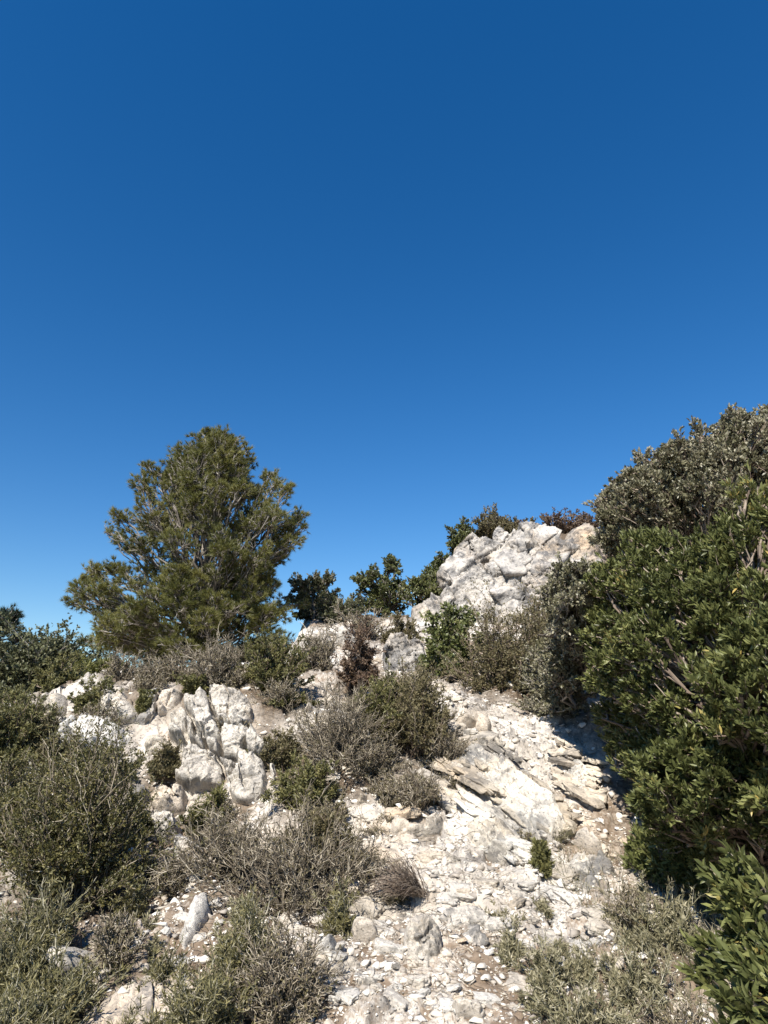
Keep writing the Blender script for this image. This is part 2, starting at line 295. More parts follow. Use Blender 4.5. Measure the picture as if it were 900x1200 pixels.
# ------------------------------------------------------------------ where the shrubs stand (pixel of the foot, width, height in pixels)
# kind, foot x, foot y, width, height, distance or None, name, category, label
SHR = [
 ('greyoak', 30, 868, 175, 134, 6.6, 'evergreen_oak_bush', 'bush', 'broad grey-green evergreen bush at the left edge, below the dark far pine'),
 ('greyoak', 72, 850, 105, 100, 6.9, 'evergreen_oak_bush', 'bush', 'grey-green oak bush touching the left flank of the big pine'),
 ('rosem', 8, 915, 110, 85, None, 'rosemary_bush', 'bush', 'dusky olive bush at the left edge, below the broad oak bush'),
 ('rosem', 105, 838, 50, 42, None, 'rosemary_bush', 'bush', 'small olive bush right beside the isolated pale rock at far left'),
 ('rosem', 70, 815, 70, 40, None, 'rosemary_bush', 'bush', 'low olive bush at the left, above the lone white rock'),
 ('dry', 140, 800, 60, 40, None, 'dry_shrub', 'shrub', 'brownish bare shrub below the left edge of the big pine'),
 ('rosem', 18, 858, 70, 50, None, 'rosemary_bush', 'bush', 'dusky green bush at the left edge beside the lone white rock'),
 ('olive', 38, 882, 60, 40, None, 'heath_bush', 'bush', 'brownish bush at far left between the lone white rock and the tilted slab'),
 ('junip', 112, 925, 90, 50, None, 'juniper_bush', 'bush', 'yellow-tipped bush hugging the lower edge of the long tilted slab'),
 ('olive', 60, 905, 70, 40, None, 'heath_bush', 'bush', 'brown-olive bush under the lower end of the long tilted slab'),
 ('dry', 108, 862, 62, 40, None, 'dry_shrub', 'shrub', 'grey leafless shrub on the upper edge of the long tilted slab'),
 ('dry', 172, 815, 60, 32, None, 'dry_shrub', 'shrub', 'bare brown shrub behind the pointed white boulder'),
 ('rosem', 167, 848, 22, 30, None, 'green_shrub', 'shrub', 'tiny olive shrub wedged right of the pointed white boulder'),
 ('rosem', 225, 830, 38, 30, None, 'rosemary_bush', 'bush', 'little yellowish olive bush on top of the left outcrop, between two pale blocks'),
 ('dry', 250, 812, 90, 62, None, 'dry_shrub', 'shrub', 'tall bare brown shrub under the right side of the big pine'),
 ('dry', 200, 806, 70, 38, None, 'dry_shrub', 'shrub', 'low bare shrub under the middle of the big pine'),
 ('pinelow', 105, 825, 80, 62, 6.0, 'juniper_bush', 'bush', 'yellow-green low juniper bush below the left flank of the big pine'),
 ('rosem', 318, 815, 92, 70, None, 'rosemary_bush', 'bush', 'round olive rosemary bush just right of the foot of the big pine'),
 ('dry', 372, 800, 75, 62, None, 'dry_shrub', 'shrub', 'grey bare shrub between the rosemary bush and the reddish bush'),
 ('red', 418, 815, 68, 76, None, 'reddish_bush', 'bush', 'dark olive bush with reddish tips in the centre, in front of small pale rocks'),
 ('dry', 425, 752, 90, 42, None, 'dry_shrub', 'shrub', 'grey bare shrub on the ridge, below the small round tree'),
 ('olive', 470, 760, 44, 36, None, 'heath_bush', 'bush', 'small brown-olive bush on the ridge, left of the crag'),
 ('dry', 330, 842, 60, 38, None, 'dry_shrub', 'shrub', 'small brown bare shrub right above the right end of the left outcrop'),
 ('dry', 395, 915, 120, 95, None, 'dry_shrub', 'shrub', 'wide lilac-grey leafless shrub left of the tall central olive bush'),
 ('rosem', 447, 885, 78, 78, None, 'rosemary_bush', 'bush', 'left, greener half of the olive thicket in the middle of the slope'),
 ('olive', 485, 890, 100, 102, None, 'heath_bush', 'bush', 'tall brown-olive bush in the middle of the slope, beside the layered bedrock'),
 ('dry', 440, 918, 80, 48, None, 'dry_shrub', 'shrub', 'bare grey shrub at the foot of the central olive thicket'),
 ('dry', 522, 905, 60, 50, None, 'dry_shrub', 'shrub', 'bare shrub between the central thicket and the layered bedrock'),
 ('olive', 330, 905, 42, 42, None, 'heath_bush', 'bush', 'small brown-green bush on the right edge of the left outcrop'),
 ('rosem', 356, 952, 70, 54, None, 'rosemary_bush', 'bush', 'compact yellow-green cushion bush below the lilac-grey leafless shrub'),
 ('olive', 192, 925, 52, 32, None, 'heath_bush', 'bush', 'small olive bush growing at the foot of the left outcrop'),
 ('dry', 488, 965, 72, 52, None, 'dry_shrub', 'shrub', 'grey wiry tuft above the bone-shaped rock'),
 ('rosem', 250, 985, 62, 45, None, 'rosemary_bush', 'bush', 'thin olive bush on the pale slab right of the rocky gully'),
 ('dry', 270, 1035, 119, 79, None, 'dry_shrub', 'shrub', 'left one of the two big grey leafless shrubs in the centre foreground'),
 ('dry', 345, 1062, 174, 107, None, 'dry_shrub', 'shrub', 'biggest grey leafless shrub with silvery twigs, in the centre foreground'),
 ('olive', 375, 1015, 90, 58, None, 'heath_bush', 'bush', 'faded green bush directly behind the biggest grey leafless shrub'),
 ('broom', 395, 1100, 49, 50, None, 'broom_bush', 'bush', 'green broom sprigs at the right edge of the biggest grey leafless shrub'),
 ('broom', 285, 1165, 96, 79, None, 'broom_bush', 'bush', 'yellow-green broom at the foot of the biggest grey leafless shrub'),
 ('broom', 235, 1215, 120, 79, None, 'broom_bush', 'bush', 'yellow-green broom at the bottom edge, left of centre'),
 ('dry', 330, 1200, 101, 92, None, 'dry_shrub', 'shrub', 'dark tangled shrub at the bottom edge beside the striped stone'),
 ('junip', 78, 1068, 185, 185, None, 'juniper_bush', 'bush', 'large dark green bush with yellowish tips at the left, below the long tilted slab'),
 ('junip', 20, 1000, 110, 110, None, 'juniper_bush', 'bush', 'dark bush cut by the left edge, behind the large dark green bush'),
 ('dry', 100, 1010, 78, 88, None, 'dry_shrub', 'shrub', 'silver-grey dead twigs standing inside the large dark green bush'),
 ('broom', 40, 1130, 120, 79, None, 'broom_bush', 'bush', 'sprawling broom at the left edge, above the tilted slab in the corner'),
 ('broom', 20, 1235, 152, 75, None, 'broom_bush', 'bush', 'dark broom in the bottom left corner'),
 ('broom', 135, 1225, 88, 57, None, 'broom_bush', 'bush', 'brownish broom at the bottom edge, right of the corner slab'),
 ('broom', 150, 1090, 48, 43, None, 'broom_bush', 'bush', 'wispy broom between the large dark green bush and the rocky gully'),
 ('broom', 62, 1188, 110, 66, None, 'broom_bush', 'bush', 'scruffy broom right below the tilted corner slab'),
 ('broom', 12, 1175, 90, 70, None, 'broom_bush', 'bush', 'dark broom at the left edge, level with the corner slab'),
 ('dry', 128, 1150, 72, 46, None, 'dry_shrub', 'shrub', 'dead twiggy shrub immediately right of the corner slab'),
 ('broom', 190, 1165, 62, 46, None, 'broom_bush', 'bush', 'short broom below the narrow white rock spike'),
 ('dry', 208, 1060, 56, 40, None, 'dry_shrub', 'shrub', 'thin dead shrub at the foot of the rocky gully'),
 ('junip', 150, 985, 40, 50, None, 'juniper_bush', 'bush', 'small dark bush at the top of the rocky gully'),
 ('olive', 590, 815, 125, 120, None, 'heath_bush', 'bush', 'wide brown-olive bush in front of the crag'),
 ('oak', 530, 800, 70, 88, None, 'green_bush', 'bush', 'dark green bush left of the wide brown-olive one, in front of the crag'),
 ('olive', 640, 790, 80, 105, None, 'heath_bush', 'bush', 'brown-olive bush between the crag and the grey-leaved bush'),
 ('rosem', 636, 1047, 24, 30, None, 'green_shrub', 'shrub', 'tiny green shrub in the bare soil left of the speckled boulder'),
 ('dry', 617, 1010, 23, 26, None, 'dry_shrub', 'shrub', 'tiny dry shrub between the two bands of layered bedrock'),
 ('greyoak', 366, 745, 66, 84, 13.5, 'small_oak_tree', 'tree', 'small grey-green oak rising just right of the big pine'),
 ('greyoak', 400, 745, 70, 50, 12.5, 'oak_bush', 'bush', 'low oak bush on the ridge between the small oak and the round tree'),
 ('oak', 452, 737, 76, 84, 15.0, 'small_oak_tree', 'tree', 'small round dark green tree standing alone on the ridge, left of the crag'),
 ('oak', 503, 728, 72, 60, 14.6, 'oak_bush', 'bush', 'green bush sloping up to the left flank of the crag'),
 ('oak', 520, 704, 48, 60, 15.5, 'oak_bush', 'bush', 'narrow green bush against the left flank of the crag'),
 ('oak', 543, 668, 50, 58, 16.5, 'oak_bush', 'bush', 'round green bush on top of the crag at its left end'),
 ('olive', 578, 662, 72, 62, 16.8, 'heath_bush', 'bush', 'olive bush on top of the crag, right of the round green one'),
 ('olive', 612, 650, 50, 44, 17.5, 'heath_bush', 'bush', 'low bush behind the highest point of the crag'),
 ('red', 648, 662, 66, 64, 17.0, 'reddish_bush', 'bush', 'reddish brown bush behind the right end of the crag'),
 ('red', 690, 665, 60, 66, 17.0, 'reddish_bush', 'bush', 'reddish bush on the crag, half hidden by the tall right-hand bush'),
 ('dry', 622, 632, 60, 22, 17.5, 'dry_shrub', 'shrub', 'thin bare twigs against the sky on top of the crag'),
 ('dry', 655, 770, 60, 80, None, 'dry_shrub', 'shrub', 'bare shrub half hidden between the crag and the grey-leaved bush'),
 ('dry', 745, 1110, 66, 46, None, 'dry_shrub', 'shrub', 'pale straw-coloured dead shrub right of the speckled boulder, at the shadow edge'),
 ('sprig', 790, 1130, 90, 80, None, 'broom_bush', 'bush', 'sparse green broom under the low branches of the right-hand bush'),
 ('sprig', 690, 1210, 120, 55, None, 'broom_bush', 'bush', 'low grey-green broom at the bottom edge, right of the gravel path'),
 ('dry', 800, 1215, 100, 50, None, 'dry_shrub', 'shrub', 'tangle of grey dead stems in the bottom right corner'),
 ('sprig', 640, 1165, 90, 42, None, 'broom_bush', 'bush', 'ankle-high green sprigs on the right side of the gravel path'),
 ('sprig', 745, 1170, 90, 60, None, 'broom_bush', 'bush', 'green broom tuft between the path and the bottom right corner'),
]
feet = []
for row in SHR:
    kind, px, py, wp, hp, dist = row[:6]
    if dist is None:
        if py > 1200:                      # foot below the frame: take it from the last row and step nearer
            g = G(px, 1195); d = g[1]-0.25*(py-1195)/35.0; x = g[0]*d/g[1]; g = np.array([x, d, gz(x, d)])
        else: g = G(px, py)
    else:
        q = P(px, py, dist); g = np.array([q[0], q[1], gz(q[0], q[1])])
        top = P(px, py-hp, dist)[2]; hp = max((top-g[2])*F/dist, 12)
    feet.append((g, wp*g[1]/F, hp*g[1]/F, g[1]/F))

# ------------------------------------------------------------------ hillside: one sheet out to the horizon
th = np.concatenate([np.arange(-180, -46, 4.0), np.linspace(-46, 46, 1080), np.arange(50, 180, 4.0)])*math.pi/180
rr = np.concatenate([[0.02, .5, 1.0, 1.4], np.exp(np.linspace(math.log(1.7), math.log(16.5), 760)), np.exp(np.linspace(math.log(16.9), math.log(60), 60)), np.exp(np.linspace(math.log(70), math.log(2500), 24))])
TT, RR = np.meshgrid(th, rr); X = RR*np.sin(TT); Y = RR*np.cos(TT)
Z, ST, RM = Hfull(X, Y, True)
LITTER_SHADE = np.zeros(X.shape)
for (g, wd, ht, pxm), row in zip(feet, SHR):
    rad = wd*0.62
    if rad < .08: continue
    d2 = ((X-g[0])**2+(Y-g[1])**2)/(rad*rad); LITTER_SHADE = np.maximum(LITTER_SHADE, np.exp(-d2*1.3)*(1.0 if row[0] != 'broom' else .7))
LITTER_SHADE = np.maximum(LITTER_SHADE, sst(11, 15, RR))
LITTER_SHADE = np.maximum(LITTER_SHADE, 1.3*np.exp(-(((X-2.25)/1.0)**4+((Y-3.6)/1.9)**4)))  # litter under the near bush; its dark colour also paints in the bush's shade
LITTER_SHADE = np.clip(LITTER_SHADE+0.30*fbm2(X*9, Y*9, 3, 51)-0.05, 0, 1)*1.1
SOIL = fbm2(X*1.1+4, Y*1.1, 4, 33)
ST = ST*(0.55+0.5*RM)-0.35*sst(-0.05, 0.5, SOIL)
nr, na = X.shape
idx = np.arange(nr*na).reshape(nr, na); nx = np.roll(idx, -1, 1)
Qd = np.stack([idx[:-1], idx[1:], nx[1:], nx[:-1]], -1).reshape(-1, 4)
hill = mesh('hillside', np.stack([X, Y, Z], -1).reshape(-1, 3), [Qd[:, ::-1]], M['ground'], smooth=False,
            attrs={'stone': ST.ravel(), 'litter': np.clip(LITTER_SHADE, 0, 1).ravel()})
tag(hill, 'stony limestone hillside with gravel and brown soil rising to the ridge', 'hillside', kind='structure')

# ------------------------------------------------------------------ bedrock built from outlines
def seg_dist(X, Y, pts, closed):
    pts = np.asarray(pts, float); d = np.full(X.shape, 1e9)
    n = len(pts)
    for i in range(n if closed else n-1):
        a, b = pts[i], pts[(i+1) % n]; v = b-a; L = (v**2).sum()+1e-12
        t = np.clip(((X-a[0])*v[0]+(Y-a[1])*v[1])/L, 0, 1)
        d = np.minimum(d, np.hypot(X-a[0]-t*v[0], Y-a[1]-t*v[1]))
    return d
def inside(X, Y, pts):
    pts = np.asarray(pts, float); c = np.zeros(X.shape, bool); n = len(pts)
    for i in range(n):
        a, b = pts[i], pts[(i+1) % n]
        c ^= ((a[1] > Y) != (b[1] > Y)) & (X < (b[0]-a[0])*(Y-a[1])/(b[1]-a[1]+1e-12)+a[0])
    return c
def bedrock(name, label, cat, outline, thick, mat='rock', plane=None, rnd=0.05, cracks=(), crack=(0.012, 0.06), block=0.25, bamp=0.04,
            bcrack=0.02, strata=None, rough=0.02, step=None, lift=0.0, tilt=(0, 0), seed=1, group=None, depth=0.45, blocks=None, az=-8, lean=46, ftilt=1.0, warp=0.012):
    outline = np.asarray(outline, float)
    if plane is None:
        ib = int(np.argmax(outline[:, 1])); bxx, byy = outline[:, 0].mean(), outline[ib, 1]-.12*np.ptp(outline[:, 1]); plane = (bxx, byy, G(bxx, byy)[1], az, lean)
    if plane:                                        # (px, py, dist, azimuth of the face, lean back from vertical)
        px, py, dist, az, lean = plane; O = P(px, py, dist); az, lean = R(az), R(lean)
        N = np.array([math.sin(az)*math.cos(lean), -math.cos(az)*math.cos(lean), math.sin(lean)])
        U = nrm(np.cross(np.array([0, 0, 1.]), N)); Vv = np.cross(N, U)
        def to2(p):
            r = ray(p[:, 0], p[:, 1]); t = ((O-CAM)@N)/(r@N); q = CAM+r*t[:, None]-O; return np.stack([q@U, q@Vv], -1)
    else:
        gp = np.array([G(a_, b_) for a_, b_ in outline]); mx, my = gp[:, 0].mean(), gp[:, 1].mean(); ep = max(.12, .35*np.ptp(gp[:, 1]))
        hx = lambda a_, b_: float(Hbase(np.array([a_]), np.array([b_]))[0])
        gx, gy = (hx(mx+ep, my)-hx(mx-ep, my))/(2*ep), (hx(mx, my+ep)-hx(mx, my-ep))/(2*ep)
        N = nrm(np.array([-gx, -gy, 1.0])); O = np.zeros(3); U, Vv = np.eye(3)[:2]; cy = math.sqrt(1+gy*gy)
        def to2(p): return np.array([G(a_, b_)[:2] for a_, b_ in p])
    Pl = to2(outline); Cr = [to2(np.asarray(c, float)) for c in cracks]
    dist_ = np.linalg.norm((O+Pl[:, :1]*U+Pl[:, 1:]*Vv).mean(0)-CAM); step = step or (0.5 if blocks is not None else 0.75)*dist_/F
    lo, hi = Pl.min(0)-.06, Pl.max(0)+.06
    sy = step*(1.0 if plane else 1.5)
    x = np.arange(lo[0], hi[0], step); y = np.arange(lo[1], hi[1], sy); X, Y = np.meshgrid(x, y)
    YN = Y if plane else Y*cy
    wx = X+warp*fbm2(X*6, YN*6, 3, seed); wy = YN+warp*fbm2(X*6+5, YN*6, 3, seed+3)
    PN = Pl*np.array([1, 1 if plane else cy])
    dd = seg_dist(wx, wy, PN, True)*np.where(inside(wx, wy, PN), 1, -1)
    dome = 1-np.exp(-np.clip(dd, 0, None)/rnd)
    h = thick*dome+lift
    if blocks is not None:
        rb_ = np.random.default_rng(seed); h = h-.13*dome
        for bl in blocks:
            B2 = to2(np.asarray(bl, float)); db = seg_dist(wx, wy, B2, True)*np.where(inside(wx, wy, B2), 1, -1)-.0035
            t0, tx, ty = rb_.uniform(-.02, .045), rb_.uniform(-.3, .3), rb_.uniform(-.22, .22); c0 = B2.mean(0)
            hb = thick*dome+lift+t0+tx*(X-c0[0])+ty*(YN-c0[1]); h = np.where(db > 0, np.maximum(h, h*np.exp(-db/.0055)+hb*(1-np.exp(-db/.0055))), h)
    for lv, (fs, fa) in enumerate(((1, 1), (.42, .42), (.17, .16))):
        hh, e, rc = facets(wx, wy, block*fs, seed+11+lv, seed*1.3+lv*.8, .7, ftilt)
        h = h+bamp*1.6*fa*hh*dome-bcrack*(.9, .5, .2)[lv]*(1-sst(0.0, 0.05, e))*dome*(1 if lv == 0 else sst(.4, .6, rc))
    X0, Y0 = X, Y; Y = YN
    if strata:                                       # angle in the patch, wavelength, height
        an, lam, sa = strata; ca, sn = math.cos(R(an)), math.sin(R(an))
        q = (-X*sn+Y*ca)/lam+0.55*fbm2((X*ca+Y*sn)*2.2, (-X*sn+Y*ca)*2.6, 3, seed+5)+.12*fbm2(X*14, Y*14, 3, seed+7)
        fr = q-np.floor(q); rid = _h(np.floor(q), np.zeros_like(q), np.full(1, seed))
        h = h+sa*dome*(0.5+rid)*((1-sst(.80, .97, fr))*.5+fr*.5-.9*np.exp(-((fr-.97)/.06)**2)*sst(-.3, .3, n2((X*ca+Y*sn)*5, np.floor(q)*3.7, seed+8)))
        q2 = q*2.9+.5*fbm2((X*ca+Y*sn)*2.5, (-X*sn+Y*ca)*9, 3, seed+6); fr = q2-np.floor(q2)
        h = h+sa*.38*dome*(fr*.6-.8*np.exp(-((fr-.95)/.1)**2))
    for i, c in enumerate(Cr):
        dc = seg_dist(X+0.35*(wx-X), Y+0.35*(wy-Y), c*np.array([1, 1 if plane else cy]), False)*(1+0.35*n2(X*30, Y*30, seed+9))
        h = h-crack[1]*np.exp(-(dc/crack[0])**4)*dome+crack[1]*.25*np.exp(-np.clip(dc, 0, 9)/(crack[0]*4))*n2(X*3+i, YN*3, seed)*dome
    h = h+rough*fbm2(X*5, Y*5, 6, seed+20, .55)+rough*.5*fbm2(X*26, Y*26, 4, seed+21, .6)
    pit = fbm2(X*16, Y*16, 3, seed+30); h = h-rough*.9*sst(.35, .75, pit)
    h = h+tilt[0]*(X-PN[:, 0].mean())+tilt[1]*(Y-PN[:, 1].mean())
    h = np.where(dd < 0, h-depth*np.clip(-dd/(0.03 if depth < 1 else .1), 0, 1)**.6, h)
    Y = Y0
    V = O+X[..., None]*U+Y[..., None]*Vv+h[..., None]*N
    vf = V.reshape(-1, 3)/max(block, .2); J = np.stack([fbm3(vf, 5.0, 3, seed+40+c_, .6) for c_ in range(3)], -1)
    V = V+(J*rough*(.9 if mat == 'crag' else .6)*dome.reshape(-1, 1)).reshape(V.shape)
    if not plane: V[..., 2] += Hbase(X, Y)
    keep = dd > -0.03
    ny, nx_ = X.shape; idx = np.arange(ny*nx_).reshape(ny, nx_)
    Q = np.stack([idx[:-1, :-1], idx[:-1, 1:], idx[1:, 1:], idx[1:, :-1]], -1).reshape(-1, 4)
    Q = Q[keep.ravel()[Q].all(1)]
    used, inv = np.unique(Q, return_inverse=True)
    V = V.reshape(-1, 3)[used]; org = np.array([V[:, 0].mean(), V[:, 1].mean(), V[:, 2].min()])
    o = mesh(name, V-org, [inv.reshape(-1, 4)], M[mat]); o.location = org
    return tag(o, label, cat, group)

LB = 'pale blocks of the left outcrop'
def q1(*p): return [(150+.2222*a_, 800+.2222*b_) for a_, b_ in p]
bedrock('limestone_outcrop', 'large white cracked outcrop with deep dark fissures, left of the central shrubs', 'rock outcrop',
        [(216,838),(226,826),(238,812),(256,808),(280,812),(296,822),(306,836),(306,856),(322,884),(332,900),(332,930),(322,948),(300,962),(274,952),(262,930),(236,938),(206,934),(212,915),(222,890),(200,880),(200,868),(208,862),(198,850)],
        0.15, rnd=.02, lean=40, blocks=[q1((230,190),(285,170),(330,195),(345,235),(320,285),(270,265),(235,235)),
        q1((300,150),(385,140),(395,75),(425,90),(455,160),(485,265),(508,300),(503,350),(440,352),(395,328),(374,245),(345,210),(320,175)), q1((342,262),(366,250),(390,335),(352,360),(335,300)),
        q1((437,85),(470,55),(560,60),(620,75),(680,150),(660,215),(620,278),(560,292),(500,266),(472,200),(460,150)), q1((512,304),(620,292),(676,312),(636,345),(626,400),(598,448),(522,428),(510,360)),
        q1((690,312),(740,380),(775,418),(700,436),(642,422),(642,352)), q1((442,362),(503,366),(500,428),(442,403)), q1((215,300),(278,275),(325,330),(330,368),(290,358),(240,335)), q1((387,337),(435,365),(430,400),(387,385)),
        q1((325,420),(400,397),(440,420),(490,442),(512,540),(498,568),(420,580),(330,595),(270,570),(300,520)), q1((502,437),(598,456),(545,545),(520,538)),
        q1((610,430),(690,436),(742,500),(752,560),(748,620),(700,690),(640,680),(572,670),(552,560)), q1((702,446),(775,426),(735,488)), q1((754,492),(800,462),(800,580),(772,600),(764,540))],
        block=.32, bamp=.06, bcrack=.02, rough=.017, ftilt=1.5, seed=3, cracks=[q1((540,70),(543,150),(540,230),(555,290)), q1((620,560),(640,620)), q1((440,470),(480,475),(500,450))], crack=(.006, .03))
bedrock('limestone_block', 'rounded white block with a dark crack on its right, left of the outcrop', 'rock',
        q1((120,310),(215,290),(255,345),(275,385),(245,445),(130,435),(100,370)), .12, rnd=.022, lean=32, block=.3, bamp=.07, rough=.012, ftilt=1.3, seed=5, group=LB)
bedrock('limestone_block', 'upright white block standing at the top edge of the left outcrop', 'rock',
        q1((180,55),(235,45),(290,50),(280,110),(230,190),(170,210),(160,130)), .11, rnd=.02, lean=25, block=.25, bamp=.07, rough=.012, ftilt=1.3, seed=9, group=LB)
bedrock('limestone_block', 'dark shaded rock leaning on the left of the upright white block', 'rock',
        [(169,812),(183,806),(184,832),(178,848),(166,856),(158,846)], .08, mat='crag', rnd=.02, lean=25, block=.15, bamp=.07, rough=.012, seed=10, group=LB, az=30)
bedrock('pointed_boulder', 'pointed white boulder above the long tilted slab', 'boulder',
        [(116,832),(126,822),(134,812),(144,808),(150,820),(162,836),(156,850),(138,852),(120,848)], .12, rnd=.025, lean=25, block=.28, bamp=.09, rough=.014, ftilt=1.4, seed=12)
bedrock('tilted_slab', 'long smooth pinkish slab sloping down to the left from the pointed boulder', 'rock',
        [(56,884),(72,868),(90,852),(112,846),(140,848),(152,860),(148,878),(140,890),(112,892),(80,896),(60,898)], .12, rnd=.025, lean=46, block=.4, bamp=.05, rough=.012, seed=13, group=LB,
        blocks=[[(58,884),(74,868),(92,855),(100,861),(84,873),(66,886)],[(94,853),(112,847),(140,849),(150,858),(112,860),(102,860)],[(86,875),(104,863),(112,862),(148,861),(147,878),(139,889),(112,891),(96,890)],[(64,890),(84,876),(94,891),(80,895),(62,897)]])
bedrock('isolated_rock', 'small lone white rock surrounded by bushes at far left', 'rock', [(50,826),(60,818),(77,814),(80,830),(77,845),(56,846)], .12, rnd=.025, lean=30, block=.2, bamp=.08, rough=.014, ftilt=1.3, seed=14)
bedrock('limestone_block', 'small white rock at far left, under the lower end of the tilted slab', 'rock', [(34,900),(56,896),(62,908),(44,918),(30,914)], .12, rnd=.025, block=.2, bamp=.06, seed=15, group=LB)
bedrock('limestone_block', 'flat reddish rock under the rounded white block', 'rock', [(136,896),(150,888),(162,892),(160,904),(142,908)], .08, rnd=.02, block=.2, bamp=.04, rough=.012, seed=16, group=LB)

ST1 = 'bands of layered bedrock beside the path'
SA = -42
bedrock('layered_bedrock', 'largest band of grey layered bedrock right of the central bushes', 'bedrock',
        [(516,908),(530,892),(556,881),(590,892),(607,910),(632,928),(652,944),(664,972),(660,988),(644,994),(622,984),(600,968),(576,948),(540,934),(520,925)],
        .035, lean=56, mat='strata', rnd=.022, block=.35, bamp=.05, ftilt=.6, strata=(SA, .085, .075), rough=.014, seed=21, group=ST1)
bedrock('layered_bedrock', 'narrow layered band below the largest one, pointing at the tiny dry shrub', 'bedrock',
        [(540,962),(556,954),(578,962),(604,984),(620,1008),(618,1022),(600,1027),(580,1016),(558,1004),(548,984)],
        .03, lean=56, mat='strata', rnd=.022, block=.3, bamp=.05, ftilt=.6, strata=(SA, .075, .07), rough=.014, seed=22, group=ST1)
bedrock('layered_bedrock', 'thin layered ledge at the lower left end of the largest band', 'bedrock',
        [(506,930),(520,930),(540,944),(556,962),(546,968),(524,956),(508,944)], .03, lean=56, mat='strata', rnd=.018, block=.25, bamp=.04, ftilt=.6, strata=(SA, .065, .05), rough=.014, seed=23, group=ST1)
bedrock('layered_bedrock', 'flat ledge of bedrock at the right end of the bands, next to the shade', 'bedrock',
        [(640,900),(668,890),(700,905),(706,930),(690,950),(668,940),(650,922)], .03, lean=58, mat='rock', rnd=.036, block=.16, bamp=.05, rough=.02, ftilt=.6, strata=(SA, .14, .04), seed=24, group=ST1)
bedrock('speckled_boulder', 'low broad grey boulder speckled with black lichen, beside the shade of the right-hand bush', 'boulder',
        [(660,1012),(672,1002),(696,1002),(718,1016),(722,1034),(712,1058),(694,1070),(672,1062),(664,1042)], .07, lean=56, mat='strata', rnd=.018, block=.35, bamp=.05, rough=.02, seed=25)
bedrock('flat_stone', 'clean white wedge lying on the upper edge of the speckled boulder', 'stone', [(670,992),(684,984),(698,992),(706,1008),(690,1008)], .14, rnd=.012, block=.5, bamp=.02, rough=.006, seed=26)
bedrock('split_slab', 'sharp white triangular slab with a black shadow, below the wide bush in front of the crag', 'rock',
        [(536,862),(541,842),(552,836),(556,842),(548,858),(540,866)], .10, rnd=.015, block=.6, bamp=.02, rough=.008, seed=27, az=-35, lean=20)
bedrock('split_slab', 'squarish white slab touching the triangular one on its right', 'rock',
        [(556,842),(572,842),(578,852),(574,864),(556,862)], .10, rnd=.012, block=.6, bamp=.02, rough=.008, seed=28)
bedrock('white_boulder', 'pitted white boulder with a dark hollow, left of the gravel path near the bottom', 'boulder',
        [(472,1092),(484,1078),(504,1076),(516,1088),(518,1112),(506,1140),(496,1146),(484,1134),(470,1118)], .08, rnd=.02, block=.16, bamp=.05, rough=.016, lean=40, seed=29)
bedrock('elongated_rock', 'bone-shaped white rock lying across the slope below the grey wiry tuft', 'rock',
        [(456,968),(466,964),(482,974),(500,976),(514,966),(521,974),(516,984),(498,986),(480,988),(464,994),(457,984)], .12, rnd=.012, block=.3, bamp=.04, rough=.014, seed=30)
bedrock('flat_bedrock', 'flat cream bedrock just below the bone-shaped rock', 'bedrock', [(472,1004),(496,998),(528,1002),(545,1010),(536,1024),(506,1020),(480,1018)], .07, rnd=.022, block=.16, bamp=.05, rough=.02, seed=31)
bedrock('white_stone', 'white stone with a round top right of the biggest grey leafless shrub', 'stone', [(412,1092),(424,1086),(442,1092),(446,1106),(430,1112),(414,1106)], .12, rnd=.013, block=.3, bamp=.03, rough=.012, seed=32)
bedrock('white_stone', 'white stone half under the broom sprigs, left of the round-topped one', 'stone', [(370,1118),(384,1108),(394,1104),(396,1122),(386,1134),(372,1130)], .12, rnd=.013, block=.3, bamp=.03, rough=.012, seed=33)
bedrock('grey_stone', 'oval grey stone with rings of lichen on the gravel, below the round-topped white one', 'stone', [(418,1150),(430,1142),(446,1146),(450,1158),(436,1166),(420,1162)], .07, mat='strata', rnd=.018, block=.4, bamp=.02, rough=.014, seed=34)
bedrock('striped_stone', 'small grey and white striped stone at the lower end of the dark tangled shrub', 'stone', [(344,1168),(354,1158),(368,1164),(366,1180),(350,1182)], .09, mat='strata', rnd=.012, block=.3, bamp=.02, strata=(60, .03, .03), rough=.006, seed=35)
bedrock('white_stone', 'white angular stone cut by the bottom edge, right of the striped stone', 'stone', [(336,1192),(350,1186),(362,1190),(366,1198),(340,1199)], .09, rnd=.012, block=.3, bamp=.03, rough=.008, seed=36)
bedrock('brown_stone', 'squarish lichen-covered stone at the bottom edge in the middle of the path', 'stone', [(530,1184),(544,1176),(562,1178),(570,1190),(566,1199),(536,1199)], .06, mat='strata', rnd=.013, block=.2, bamp=.03, rough=.012, seed=37)
bedrock('pale_slab', 'tall white slab above the spike, along the right side of the rocky gully', 'rock', [(206,990),(218,984),(236,992),(250,1006),(262,1022),(250,1046),(232,1056),(214,1050),(208,1026)], .12, rnd=.022, block=.4, bamp=.05, rough=.014, lean=46, seed=38)
bedrock('rock_spike', 'narrow white spike of rock pointing down, below the tall white slab', 'rock', [(232,1056),(246,1052),(250,1066),(240,1086),(228,1108),(216,1122),(212,1104),(222,1080)], .05, rnd=.013, block=.4, bamp=.04, rough=.014, lean=54, seed=39)
